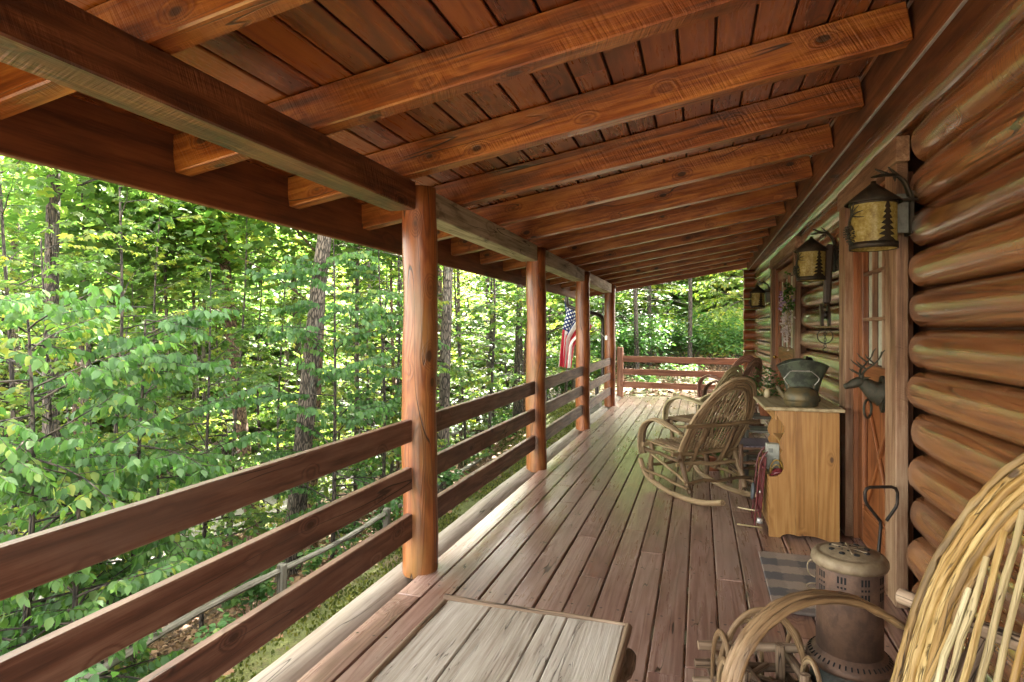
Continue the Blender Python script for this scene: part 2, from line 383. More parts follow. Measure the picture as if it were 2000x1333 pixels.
def bark(name, dark, light, lichen=0.3):
    t = NT(name)
    v = t.attr('gco')
    n = t.noise(t.vmul(v, (4.0, 26.0, 26.0)), 1.0, 4.0, 0.65, 0.4)
    vo = t.n('ShaderNodeTexVoronoi', {'Vector': t.vmul(v, (7.0, 30.0, 30.0)), 'Scale': 1.0}, feature='DISTANCE_TO_EDGE').outputs[0]
    f = t.m('MULTIPLY', t.ss(vo, 0.0, 0.22), t.m('MULTIPLY_ADD', n, 0.9, 0.25), clamp=True)
    c = t.ramp(f, [(0.1, dark), (0.75, light)])
    li = t.ss(t.noise(t.vmul(v, (2, 9, 9)), 1.0, 4.0, 0.7), 0.56, 0.7)
    c = t.mix(t.m('MULTIPLY', li, lichen), c, (0.3, 0.32, 0.25))
    b = t.bsdf(Base_Color=c, Roughness=0.85, Normal=t.bump(f, 0.9, 0.03))
    return t.done(b)
M['bark'] = bark('oak_bark', (0.03, 0.024, 0.018), (0.17, 0.135, 0.105))
M['bark_dark'] = bark('dark_bark', (0.014, 0.011, 0.009), (0.085, 0.066, 0.05), 0.2)
M['bark_red'] = bark('reddish_bark', (0.04, 0.022, 0.014), (0.19, 0.115, 0.075), 0.1)
GRN = [(0.0, (0.055, 0.11, 0.038)), (0.4, (0.085, 0.16, 0.05)), (0.75, (0.125, 0.195, 0.052)), (1.0, (0.29, 0.29, 0.06))]
DOG = [(0.0, (0.04, 0.095, 0.034)), (0.5, (0.068, 0.155, 0.048)), (0.85, (0.11, 0.20, 0.055)), (1.0, (0.25, 0.28, 0.06))]
YEL = [(0.0, (0.075, 0.125, 0.036)), (0.4, (0.105, 0.175, 0.045)), (0.75, (0.165, 0.225, 0.05)), (1.0, (0.32, 0.32, 0.07))]
HEM = [(0.0, (0.025, 0.07, 0.026)), (0.5, (0.05, 0.125, 0.036)), (1.0, (0.11, 0.20, 0.045))]
M['leaf'] = leafmat('maple_leaf', GRN)
M['dogwood'] = leafmat('dogwood_leaf', DOG, 0.45, 0.5, spec=0.35)
M['leaf_yellow'] = leafmat('yellow_green_leaf', YEL, 0.5)
M['hemlock'] = leafmat('hemlock_needle', HEM, 0.3)
M['litter'] = leafmat('fallen_leaf', [(0.0, (0.05, 0.022, 0.01)), (0.5, (0.16, 0.085, 0.04)), (0.85, (0.30, 0.19, 0.11)), (1.0, (0.42, 0.30, 0.2))], 0.1, 0.7, (1, 1, 1))
M['moss'] = leafmat('moss_blade', [(0.0, (0.03, 0.042, 0.008)), (0.6, (0.08, 0.10, 0.014)), (1.0, (0.16, 0.15, 0.035))], 0.3, 0.8, (1.2, 1.2, 0.6))

# ------------------------------------------------------------------ ground
def gz(x, y):
    x = np.asarray(x, dtype=float); y = np.asarray(y, dtype=float)
    d = -x
    z = np.interp(d, [-30, 1.2, 3.2, 4.3, 7, 12, 25, 45, 80], [-1.0, -1.0, -1.05, -1.75, -2.95, -3.9, -4.3, -3.2, 1.5])
    e = sstep(9.5, 13.0, y) * sstep(-6.5, -1.6, x)
    ze = -0.12 + 0.05 * np.clip(y - 13, 0, 60) + 0.05 * np.clip(x - 1, 0, 30)
    z = z * (1 - e) + ze * e
    z = z + 0.06 * np.sin(x * 1.7 + y * 0.6) * np.cos(y * 1.3 - x * .4) * sstep(2.6, 5, d) + 0.05 * np.sin(x * .9 + 2) * np.sin(y * 1.1) * e
    far = sstep(35, 80, y)
    return z + far * 3.0
def gzs(x, y): return float(gz(x, y))

t = NT('forest_floor')
gp = t.n('ShaderNodeNewGeometry').outputs['Position']
sx = t.n('ShaderNodeSeparateXYZ', {0: gp})
n1 = t.noise(gp, 9.0, 5.0, 0.7); n2 = t.noise(gp, 1.3, 4.0, 0.6); n3 = t.noise(gp, 45.0, 4.0, 0.7)
c = t.ramp(t.m('ADD', t.m('MULTIPLY', n1, 0.6), t.m('MULTIPLY', n3, 0.4)), [(0.3, (0.03, 0.017, 0.01)), (0.55, (0.12, 0.07, 0.042)), (0.75, (0.28, 0.19, 0.125))])
mossc = t.ramp(t.m('ADD', t.m('MULTIPLY', n1, 0.5), t.m('MULTIPLY', n3, 0.5)), [(0.3, (0.03, 0.036, 0.010)), (0.55, (0.085, 0.10, 0.018)), (0.75, (0.17, 0.15, 0.07))])
mk = t.m('MULTIPLY', t.ss(sx.outputs[0], -3.75, -3.2), t.ss(sx.outputs[0], 1.0, -1.0))
mk = t.m('MULTIPLY', mk, t.ss(t.m('ADD', n2, t.m('MULTIPLY', n1, 0.3)), 0.42, 0.62))
c = t.mix(mk, c, mossc)
gm = t.ss(n2, 0.52, 0.66)
c = t.mix(t.m('MULTIPLY', gm, t.ss(sx.outputs[0], -4.5, -7.0, 0.0, 0.65)), c, (0.06, 0.10, 0.025))
M['ground'] = t.done(t.bsdf(Base_Color=c, Roughness=0.95, Normal=t.bump(t.m('ADD', n1, n3), 0.8, 0.05)))

def grid_mesh(name, xs, ys, zf, mat):
    X, Y = np.meshgrid(xs, ys); Z = zf(X, Y)
    V = np.stack([X, Y, Z], -1).reshape(-1, 3)
    nx, ny = len(xs), len(ys)
    i, j = np.meshgrid(np.arange(nx - 1), np.arange(ny - 1))
    a = (j * nx + i).ravel()
    F = np.stack([a, a + 1, a + nx + 1, a + nx], -1)
    return np_mesh(name, V, F.ravel(), np.full(len(F), 4), mat, smooth=True)
xs = np.concatenate([np.linspace(-300, -45, 14)[:-1], np.linspace(-45, -14, 40)[:-1], np.linspace(-14, 3, 90)[:-1], np.linspace(3, 40, 40)[:-1], np.linspace(40, 300, 12)])
ys = np.concatenate([np.linspace(-300, -12, 14)[:-1], np.linspace(-12, 24, 130)[:-1], np.linspace(24, 70, 50)[:-1], np.linspace(70, 300, 12)])
g = grid_mesh('ground', xs, ys, gz, M['ground']); tag(g, kind='structure')

# pale gravel drive in the hollow beyond the fence
t = NT('gravel')
gp = t.n('ShaderNodeNewGeometry').outputs['Position']
c = t.ramp(t.noise(gp, 30.0, 4.0, 0.7), [(0.3, (0.13, 0.115, 0.10)), (0.7, (0.32, 0.30, 0.28))])
M['gravel'] = t.done(t.bsdf(Base_Color=c, Roughness=0.95))
def road(name, pts, w):
    V = []; F = []
    for k, (x, y) in enumerate(pts):
        x0, y0 = pts[max(k - 1, 0)]; x1, y1 = pts[min(k + 1, len(pts) - 1)]
        dx, dy = x1 - x0, y1 - y0; L = math.hypot(dx, dy)
        for s_ in np.linspace(-1, 1, 7):
            px, py = x - dy / L * s_ * w / 2, y + dx / L * s_ * w / 2
            V.append((px, py, gzs(px, py) + 0.05))
    for k in range(len(pts) - 1):
        for q in range(6):
            a = k * 7 + q; F += [a, a + 1, a + 8, a + 7]
    return np_mesh(name, V, F, [4] * (len(F) // 4), M['gravel'], smooth=True)
tag(road('gravel_road', [(-12.5 + 0.25 * math.sin(q * 0.25), -6 + q * 0.8) for q in range(52)], 3.0), kind='structure')

# ------------------------------------------------------------------ porch deck
deck = thing('porch_deck', 'purplish brown plank porch deck edged with a pale rounded log', 'porch deck', (0, 0, 0))
mb = MB()
G0, PITCH = 0.0835, 0.1458
Y0, Y1 = -2.5, 12.85
for k in range(-11, 7):
    xc = G0 + PITCH * (k + 0.5); w = PITCH - 0.0092
    y = Y0; cuts = [Y0]
    yy = Y0 + R.uniform(0.6, 3.0)
    while yy < Y1 - 0.6: cuts.append(yy); yy += R.choice([2.44, 3.05, 3.66, 3.66])
    cuts.append(Y1)
    for a, b in zip(cuts, cuts[1:]):
        mb.box((xc + R.uniform(-.0015, .0015), (a + b) / 2, -0.019 + R.uniform(-.0012, .0012)), (w, b - a - 0.003, 0.038), ax=1, ch=0.004, off=((a + b) / 2 + 0.19 + 0.58 * R.randint(0, 80), R.uniform(0, 40), 0.2 * R.randint(0, 200)))
mb.build('decking', M['deck'], deck)
mb = MB()
pts = [(-1.652 + 0.006 * math.sin(i * 1.3), Y0 + i * 0.42, -0.117 + 0.004 * math.sin(i * 0.9)) for i in range(38)]
pts[-1] = (-1.652, Y1, -0.117)
mb.tube(pts, [0.118 + 0.004 * math.sin(i * 0.7 + 1) for i in range(38)], 28, wob=0.006)
mb.build('edge_log', M['edge'], deck)
mb = MB()
for k in range(27): mb.box((-0.22, Y0 + 0.1 + k * 0.58, -0.14), (2.6, 0.04, 0.2), ax=0)
mb.box((-0.3, Y1 - 0.02, -0.14), (2.9, 0.04, 0.2), ax=0)
mb.build('joists', M['beam'], deck)

# ------------------------------------------------------------------ posts
POSTS = [(-1.545, 3.175), (-1.56, 5.829), (-1.565, 8.371), (-1.57, 11.073)]
PL = ['nearest and thickest looking orange brown log post, standing where the long rail boards meet',
      'round log post second from the camera along the porch edge',
      'round log post right beside the hanging flag',
      'last round log post, by the dark downspout and the short square end post']
for i, (px, py) in enumerate(POSTS):
    p = MB()
    n = 22
    zs = [-0.02 + 2.215 * k / n for k in range(n + 1)] + [2.203]
    rr_ = [0.101 - 0.002 * k / n + 0.0025 * math.sin(k * 1.1 + i) for k in range(n + 1)] + [0.088]
    p.tube([(0.004 * math.sin(k * .5 + i), 0.004 * math.cos(k * .4), z) for k, z in enumerate(zs)], rr_, 36, tone=0.35 + 0.12 * i, wob=0.004)
    o = p.build('porch_post', M['post']); o.location = (px, py, 0)
    tag(o, PL[i], 'post', 'round log posts carrying the porch roof')

# ------------------------------------------------------------------ railings
RZ = [(0.751, 0.875), (0.483, 0.608), (0.208, 0.345)]
RL = ['three dark brown rail boards running from the nearest log post out of the left side',
      'three board railing between the nearest and second log posts',
      'three board railing between the second log post and the post by the flag',
      'short looking three board railing between the flag post and the last round post']
spans = [(-1.2, POSTS[0][1]), (POSTS[0][1], POSTS[1][1]), (POSTS[1][1], POSTS[2][1]), (POSTS[2][1], POSTS[3][1])]
for i, (a, b) in enumerate(spans):
    t_ = thing('porch_railing', RL[i], 'railing', (-1.565, (a + b) / 2, 0), 0, 'three board railings along the open side')
    for (z0, z1) in RZ[::-1]:
        MB().box((0, 0, (z0 + z1) / 2), (0.042, b - a - 0.15 if i else b - a - 0.07, z1 - z0), ax=1, ch=0.005, tone=R.uniform(.2, .8)).build('rail', M['rail'], t_)
t_ = thing('end_railing', 'reddish three board railing across the far end with a square post', 'railing', (-1.6, 12.8, 0))
MB().box((0, 0, 0.49), (0.125, 0.125, 1.06), ax=2, ch=0.015).build('post', M['rail_red'], t_)
for (z0, z1) in RZ[::-1]:
    z = (z0 + z1) / 2 - 0.035
    rot = Euler((0, rad(0.7), 0)).to_matrix()
    MB().box((1.42, 0.0, z - 0.018), (2.72, 0.042, 0.125), ax=0, ch=0.005, rot=rot).build('rail', M['rail_red'], t_)

# ------------------------------------------------------------------ roof
roof = thing('porch_roof', 'orange stained shed roof with sawn rafters over the porch', 'porch roof', (0, 0, 0))
SL = 0.167; ang = math.atan(SL)
def rbot(x): return 2.217 + SL * (x + 1.533)
rotR = Euler((0, -ang, 0)).to_matrix()
XL, XR = -2.273, 0.869
for k in range(-3, 14):
    y = 1.407 + 0.798 * k
    xm = (XL + XR) / 2; L = (XR - XL) / math.cos(ang)
    c = Vector((xm, y, rbot(xm))) + rotR @ Vector((0, 0, 0.0855))
    MB().box(c, (L, 0.092, 0.171), ax=0, rot=rotR, ch=0.006, tone=0.3 + 0.5 * R.random()).build('rafter', M['rafter'], roof)
CZ = 0.1748
mb = MB(); w = 0.160
x = XL - 0.03
while x < 1.02:
    cuts = [-2.4]
    yy = -2.4 + R.uniform(1, 3)
    while yy < 11.8: cuts.append(yy); yy += R.choice([2.39, 3.19, 3.99, 4.79])
    cuts.append(12.56)
    xc = x + w / 2
    for a, b in zip(cuts, cuts[1:]):
        mb.box((xc, (a + b) / 2, rbot(xc) + CZ + 0.0105), (w - 0.011, b - a - 0.002, 0.019), ax=1, rot=rotR, ch=0.006)
    x += w * math.cos(ang)
mb.build('ceiling_boards', M['ceiling'], roof)
mb = MB()
xm = (XL - 0.1 + 1.3) / 2
mb.box((xm, 5.09, rbot(xm) + CZ + 0.045), ((1.4 - XL) / math.cos(ang), 15.04, 0.04), ax=1, rot=rotR)  # unseen slab above the ceiling boards, added to block light
mb.build('light_block_sheathing', M['chink'], roof)
mb = MB()
mb.box((-2.30, 1.04, 2.136), (0.042, 6.9, 0.30), ax=1, ch=0.004, tone=.55)
mb.box((-2.30, 8.55, 2.136), (0.042, 8.1, 0.30), ax=1, ch=0.004, tone=.4)
mb.build('fascia', M['fascia'], roof)
MB().box(Vector((-0.70, 12.56, rbot(-0.70) + 0.095)), (3.23, 0.04, 0.245), ax=0, rot=rotR, ch=0.004).build('barge_board', M['rail_red'], roof)
bs = [(-2.4, POSTS[0][1] - 0.093)] + [(POSTS[i][1] + 0.06, POSTS[i + 1][1] - 0.09) for i in range(3)]
for i, (a, b) in enumerate(bs):
    MB().box((-1.606, (a + b) / 2, 2.134), (0.163, b - a, 0.157), ax=1, ch=0.006).build('header_beam', M['beam'] if i == 0 else M['beam_grey'], roof)
MB().box((0.962, 5.08, 2.66), (0.18, 14.9, 0.26), ax=1, ch=0.006).build('ledger', M['fascia'], roof)
MB().box((0.882, 5.08, 2.526), (0.014, 14.8, 0.006), ax=1, ch=0.001).build('flashing', M['zinc'], roof)

# ------------------------------------------------------------------ log cabin
cabin = thing('log_cabin', 'glossy brown log cabin wall with two doorways along the porch', 'cabin', (1.07, 4.8, 0))
OX, OY = -1.07, -4.8   # world -> cabin local
VALL, BUL = 1.065, 0.105
def wall_log(y0, y1, z0, z1, seed):
    rr = random.Random(seed)
    ny = max(3, int((y1 - y0) / 0.22)); na = 14
    zc = (z0 + z1) / 2; hh = (z1 - z0) / 2; bf = rr.uniform(.88, 1.1)
    ph = [rr.uniform(0, 6) for _ in range(4)]
    off = (rr.uniform(0, 40), rr.uniform(0, 40), rr.uniform(0, 40)); tone = rr.random()
    lump = [(rr.uniform(y0, y1), rr.uniform(-0.8, 0.8), rr.uniform(.004, .010), rr.uniform(.05, .12)) for _ in range(int((y1 - y0) / 0.9) + 1)]
    V = []; G = []
    for i in range(ny + 1):
        y = y0 + (y1 - y0) * i / ny
        b = BUL * bf * (1 + 0.06 * math.sin(y * 1.1 + ph[0]) + 0.03 * math.sin(y * 2.9 + ph[1]))
        dz = 0.005 * math.sin(y * 0.8 + ph[2])
        edge = min(1.0, (min(y - y0, y1 - y) / 0.03) + 0.9)
        for k in range(na + 1):
            a = -PI / 2 + PI * k / na
            bb = b * (max(0, math.cos(a)) ** 0.75)
            for (ly, la, lh, lr) in lump:
                d2 = ((y - ly) / lr) ** 2 + ((a - la) / 0.45) ** 2
                if d2 < 6: bb += lh * math.exp(-d2)
            p = (VALL - bb * edge, y, zc + dz * math.cos(a) + hh * math.sin(a))
            V.append((p[0] + OX, p[1] + OY, p[2]))
            G.append((y + off[0], (p[0] - 1.1) + off[1], (p[2] - zc) + off[2]))
    F = []
    for i in range(ny):
        for k in range(na):
            q = i * (na + 1) + k
            F.append((q, q + 1, q + na + 2, q + na + 1))
    m_ = MB(); m_.add(V, F, G, tone, True)
    for i in (0, ny):
        r_ = list(range(i * (na + 1), (i + 1) * (na + 1)))
        m_.add([V[q] for q in r_], [tuple(range(na + 1))], [G[q] for q in r_], tone, False)
    return m_.build('wall_log', M['log'], cabin)
rows = []
z = -0.02
for zb in (0.18, 0.39, 0.585, 0.785, 0.985, 1.185, 1.385, 1.58, 1.775, 1.975, 2.185, 2.385): rows.append((z, zb)); z = zb
sd = 100
for (z0, z1) in rows:
    for (a, b) in ((-2.4, 3.37), (4.80, 6.72), (9.05, 12.38)):
        sd += 1; wall_log(a, b, z0 + 0.003, z1 - 0.003, sd)
wall_log(-2.4, 12.38, 2.388, 2.585, 777)
MB().box((1.16 + OX, 4.98 + OY, 1.15), (0.16, 14.9, 3.3), ax=1).build('wall_backing', M['chink'], cabin)
# crossing log ends at the far corner
for i, (z0, z1) in enumerate(rows + [(2.385, 2.55)]):
    m_ = MB(); zc = (z0 + z1) / 2
    m_.tube([(0.80 + OX + 0.01 * (i % 2), 12.46 + OY, zc), (0.95 + OX, 12.46 + OY, zc), (1.3 + OX, 12.46 + OY, zc)], (z1 - z0) / 2 - 0.002, 20, wob=0.01)
    m_.build('corner_log', M['post'], cabin)
# door openings
def casing(y0, y1, w, zh, hh, mat_h):
    for ya in (y0 - w / 2, y1 + w / 2):
        MB().box((0.955 + OX, ya + OY, zh / 2), (0.055, w, zh - 0.004), ax=2, ch=0.004).build('door_casing', M['trim'], cabin)
    MB().box((0.952 + OX, (y0 + y1) / 2 + OY, zh + hh / 2), (0.061, y1 - y0 + 2 * w + 0.05, hh), ax=1, ch=0.004).build('door_header', mat_h, cabin)
    for ya in (y0 + 0.012, y1 - 0.012):
        MB().box((1.015 + OX, ya + OY, zh / 2 - 0.002), (0.085, 0.024, zh - 0.008), ax=2, ch=0.002).build('door_jamb', M['jamb'], cabin)
    MB().box((1.015 + OX, (y0 + y1) / 2 + OY, zh - 0.016), (0.085, y1 - y0 - 0.05, 0.024), ax=1, ch=0.002).build('door_jamb', M['jamb'], cabin)
casing(3.61, 4.52, 0.185, 2.21, 0.125, M['trim'])
casing(6.92, 8.84, 0.17, 2.21, 0.125, M['trim'])
t = NT('door_glass')
b = t.bsdf(Base_Color=(0.05, 0.06, 0.05), Roughness=0.04, Specular_IOR_Level=0.8)
M['glass'] = t.done(b)
M['curtain'] = plain('pale_curtain', (0.45, 0.46, 0.36), 0.8)
def make_door(y0, y1, name_label, nx, buck, knob=False):
    d = bpy.data.objects.new('door', None); COL.objects.link(d); d.parent = cabin; d['label'] = name_label
    d.location = (1.02 + OX, (y0 + y1) / 2 + OY, 0)
    W = y1 - y0 - 0.06; zt = 2.15; sw = 0.115
    m_ = MB()
    for s_ in (-1, 1): m_.box((0, s_ * (W / 2 - sw / 2), zt / 2 + .01), (0.044, sw, zt - 0.02), ax=2, tone=0.4)
    for (za, zb) in ((0.02, 0.24), (1.0, 1.16), (zt - 0.13, zt - 0.003)):
        m_.box((0, 0, (za + zb) / 2), (0.043, W - 2 * sw, zb - za), ax=1, tone=0.5)
    m_.build('door_frame', M['door'], d)
    iw = W - 2 * sw
    m_ = MB()
    if buck:
        m_.box((0.012, 0, 0.62), (0.02, iw, 0.77), ax=2, tone=0.35)
        for s_ in (-1, 1):
            L = math.hypot(iw, 0.76); a_ = math.atan2(0.76, iw) * s_
            m_.box((-0.006 - 0.0025 * (s_ > 0), 0, 0.62), (0.018, L - 0.07, 0.045), ax=1, rot=Euler((a_, 0, 0)).to_matrix(), tone=0.45)
        for zz in (0.25, 0.99): m_.box((-0.008, 0, zz), (0.02, iw, 0.02), ax=1)
        for s_ in (-1, 1): m_.box((-0.0085, s_ * (iw / 2 - .01), 0.62), (0.02, 0.02, 0.715), ax=2)
        m_.build('door_panel', M['door'], d)
        zg0 = 1.16
    else:
        m_.box((0.012, 0, 0.62), (0.02, iw, 0.77), ax=2); m_.build('door_panel', M['door'], d); zg0 = 1.16
    m_ = MB(); zg1 = zt - 0.13
    for q in range(1, nx): m_.box((-0.002, -iw / 2 + iw * q / nx, (zg0 + zg1) / 2), (0.03, 0.022, zg1 - zg0), ax=2)
    for q in (1, 2): m_.box((-0.0045, 0, zg0 + (zg1 - zg0) * q / 3), (0.03, iw, 0.022), ax=1)
    m_.build('muntins', M['trim'], d)
    MB().box((0.012, 0, (zg0 + zg1) / 2), (0.006, iw, zg1 - zg0), ax=2, ch=0.001).build('glass_pane', M['glass'], d)
    m_ = MB()
    for q in range(nx): m_.box((0.006, -iw / 2 + iw * (q + 0.55) / nx, (zg0 + zg1) / 2), (0.004, iw / nx * 0.42, zg1 - zg0 - .02), ax=2, ch=.001)
    m_.build('curtain', M['curtain'], d)
    if knob:
        m_ = MB(); m_.lathe([(0.0, -0.075), (0.018, -0.072), (0.027, -0.058), (0.022, -0.04), (0.01, -0.034), (0.01, -0.0), (0.03, 0.0)], 18)
        o = m_.build('handle', M['brass'], d); o.rotation_euler = (0, rad(90), 0); o.location = (-0.015, W / 2 - 0.06, 1.02)
    return d
make_door(3.61, 4.52, 'brown door with divided glass and a cross braced lower panel', 3, True)
make_door(6.92, 8.84, 'farther door with a brass knob', 4, False, True)

# ------------------------------------------------------------------ willow chairs
def make_chair(label, cat, loc, rz, mat, matframe, H=0.80, W=0.30, rocker=True, tilt=22, hoops=5, nsp=13, rr=0.012, seatz=0.40, group=None, hoopmat=None, armz=0.66, seed=1, detail=10, tip=0.0):
    q = random.Random(seed)
    root = thing('willow_rocking_chair' if rocker else 'willow_armchair', label, cat, loc, rz, group)
    root.rotation_euler = (tip, 0, rz)
    hoopmat = hoopmat or mat
    tl = math.tan(rad(tilt)); base = -0.03
    def bk(x, u, d=0.0):   # point on the leaning back: u = height above 0.33 along z, d = offset behind
        return Vector((x, base - u * tl - d, 0.33 + u))
    # back hoop: bundle of bent rods lying side by side
    m_ = MB()
    for j in range(hoops):
        Wj = W - j * rr * 1.98; Hj = H - j * rr * 2.02
        P = []
        for i in range(71):
            a = PI * (1 - i / 70)
            ca, sa = math.cos(a), math.sin(a)
            x = Wj * math.copysign(abs(ca) ** 0.85, ca) * (0.80 + 0.20 * min(1, sa * 1.8)) 
            u = -0.03 + (Hj + 0.03) * sa ** 1.0
            P.append(bk(x + q.uniform(-.0012, .0012), u, 0.006 * (j % 2) + q.uniform(-.0015, .0015)))
        rads = [rr * (1 + 0.12 * math.sin(i * .22 + j * 2) + q.uniform(-.09, .09) + (.28 if q.random() < .06 else 0)) for i in range(71)]
        m_.tube(P, rads, detail, wob=0.11, tone=q.random(), rnd=q)
    m_.build('back_hoop', hoopmat, root)
    # spindles fanning upward
    Wi = W - (hoops - 0.9) * rr * 1.98; Hi = H - (hoops - 0.9) * rr * 2.02
    for i in range(nsp):
        f = (i + 0.5) / nsp * 2 - 1
        a = PI / 2 - f * PI / 2 * 0.80
        ca, sa = math.cos(a), math.sin(a)
        xt = Wi * math.copysign(abs(ca) ** 0.85, ca) * (0.80 + 0.20 * min(1, sa * 1.8)); ut = -0.03 + (Hi + .03) * sa
        xb = f * W * 0.84
        P = []
        for k in range(9):
            t_ = k / 8
            p = bk(xb + (xt - xb) * t_ ** 1.1, 0.02 + (ut - 0.02) * t_, -0.012 * math.sin(PI * t_))
            P.append(p + Vector((q.uniform(-.0022, .0022), q.uniform(-.002, .002), 0)))
        MB().tube(P, [rr * ((0.60 if hoops < 6 else .8) + .1 * q.uniform(-1, 1)) for _ in P], max(6, detail - 2), wob=0.06, tone=q.random(), rnd=q).build('spindle', mat if hoops < 6 or i % 3 == 0 else M['willow_pale'], root)
    # poles
    def pole(name, a, b, r, mt=None, n=5, bend=0.012):
        a = Vector(a); b = Vector(b)
        P = [a + (b - a) * k / (n - 1) + Vector((q.uniform(-1, 1), q.uniform(-1, 1), q.uniform(-1, 1))) * (bend if 0 < k < n - 1 else 0) for k in range(n)]
        P = smooth_path(P, 9)
        return MB().tube(P, [r * (.78 if hoops < 6 else .88) * (1 + q.uniform(-.08, .08)) for _ in P], detail + 2, wob=0.06, tone=q.random(), rnd=q).build(name, mt or matframe, root)
    u1 = 0.43 * H
    pole('back_rail', bk(-W * 1.08, u1, 0.035), bk(W * 1.08, u1, 0.035), 0.022)
    for s_ in (-1, 1):
        pole('back_post', bk(s_ * W * 0.42, -0.12, 0.03), bk(s_ * W * 0.42, u1 - 0.02, 0.035), 0.027)
    pole('rear_seat_rail', (-W * 1.05, -0.07, seatz - 0.03), (W * 1.05, -0.07, seatz - 0.03), 0.024)
    pole('lower_rear_rail', (-W * .98, -0.09, seatz - 0.115), (W * .98, -0.09, seatz - 0.115), 0.021)
    pole('front_seat_rail', (-W * 1.1, 0.34, seatz - 0.015), (W * 1.1, 0.34, seatz - 0.015), 0.024)
    for s_ in (-1, 1):
        pole('side_seat_rail', (s_ * W * .98, -0.13, seatz - 0.07), (s_ * W * .98, 0.40, seatz - 0.055), 0.02)
    # seat rods
    ns = 13
    for i in range(ns):
        f = (i + .5) / ns * 2 - 1
        P = [(f * W * 0.98, 0.385 + q.uniform(-.012, .012), seatz + 0.012), (f * W * 0.93, 0.2, seatz + q.uniform(-.004, .004)), (f * W * 0.82, 0.03, seatz - 0.012), (f * W * 0.74, -0.07, seatz + 0.006)]
        MB().tube(smooth_path(P, 8), rr * 0.85, max(6, detail - 2), wob=.07, tone=q.random(), rnd=q).build('seat_rod', matframe, root)
    # arms: bundles of bent rods
    for s_ in (-1, 1):
        m_ = MB()
        for j in range(4 if hoops < 6 else 3):
            o = (j - (1.5 if hoops < 6 else 1.0)) * rr * (1.85 if hoops < 6 else 1.5)
            oo = abs(j - 1.5) * rr * 0.5
            P = [(s_ * (W * 1.0 + o * .4), -0.17 - (armz - .66) * .3, armz - 0.065 - (.04 if hoops > 5 else 0)), (s_ * (W * 1.05 + o), -0.03, armz - 0.015 - oo), (s_ * (W * 1.08 + o), 0.14, armz + 0.012 - oo), (s_ * (W * 1.09 + o), 0.27, armz - 0.03 - oo),
                 (s_ * (W * 1.09 + o), 0.35 - oo, armz - 0.12), (s_ * (W * 1.08 + o), 0.372 - oo, armz - 0.24), (s_ * (W * 1.06 + o), 0.36 - oo, seatz - 0.10)]
            P = smooth_path(P, 44)
            m_.tube(P, [rr * (0.95 if hoops < 6 else 1.0) * (1 + q.uniform(-.12, .12)) for _ in P], detail, wob=.12, tone=q.random(), rnd=q)
        m_.build('arm', hoopmat if hoops < 6 else M['willow'], root)
    z0 = 0.10 if rocker else 0.0
    for s_ in (-1, 1):
        pole('leg', (s_ * W * .86, 0.31, z0 - .02), (s_ * W * .86, 0.33, seatz - 0.01), 0.028)
        pole('leg', (s_ * W * .80, -0.20, z0 - .02), (s_ * W * .84, -0.06, seatz - 0.02), 0.028)
        pole('brace', (s_ * W * .88, -0.17, z0 + 0.06), (s_ * W * .88, 0.31, seatz - 0.10), 0.015)
        pole('side_stretcher', (s_ * W * .97, -0.24, z0 + 0.03), (s_ * W * .97, 0.42, z0 + 0.06), 0.016)
    pole('front_stretcher', (-W * .9, 0.36, z0 + 0.10), (W * .9, 0.36, z0 + 0.10), 0.016)
    pole('rear_stretcher', (-W * .95, -0.215, z0 + 0.06), (W * .95, -0.215, z0 + 0.06), 0.017, bend=.02)
    if rocker:
        for s_ in (-1, 1):
            P = []
            for i in range(25):
                y = -0.58 + 1.10 * i / 24
                P.append((s_ * W * 0.82, y, 0.022 + 0.30 * (y + 0.04) ** 2 + (0.10 * max(0, (y - 0.38) / 0.14) ** 2)))
            rads = [0.0235 * (1 + q.uniform(-.04, .04)) for _ in P]
            MB().tube(P, rads, detail + 2, wob=.05, tone=0.3, rnd=q).build('rocker', M['willow_pale'] if False else matframe, root)
    return root

CH = 'bent willow chairs along the porch'
make_chair('bent willow rocking chair with curved runners, seen from behind in mid porch', 'rocking chair', (0.02, 5.33, 0), rad(38), M['willow'], M['willow'], H=0.68, W=0.335, group=CH, seed=4, tilt=33, armz=0.62, nsp=19, rr=0.0108)
make_chair('pale yellowish willow armchair just beyond the rocking chair', 'armchair', (0.10, 6.85, 0), rad(52), M['willow_pale'], M['willow'], H=0.67, W=0.27, rocker=False, group=CH, seed=9, tilt=24, nsp=11)
make_chair('reddish willow armchair farthest away, near the end railing', 'armchair', (0.50, 10.1, 0), rad(40), M['willow_red'], M['willow_red'], H=0.66, W=0.33, rocker=False, group=CH, seed=12, tilt=22, nsp=11, detail=8)
make_chair('dark brown willow armchair close to the log wall behind the pale one', 'armchair', (0.52, 9.0, 0), rad(50), M['willow_dark'], M['willow_dark'], H=0.66, W=0.26, rocker=False, group=CH, seed=15, tilt=22, nsp=10, detail=8)
make_chair('golden bent willow armchair cut off at the lower right corner', 'armchair', (0.557, 1.45, 0), rad(130), M['willow_gold'], M['twig'], H=0.79, W=0.31, rocker=False, group=CH, seed=21, tilt=25, nsp=17, rr=0.0098, hoops=6, hoopmat=M['willow_gold'], armz=0.715, detail=12)

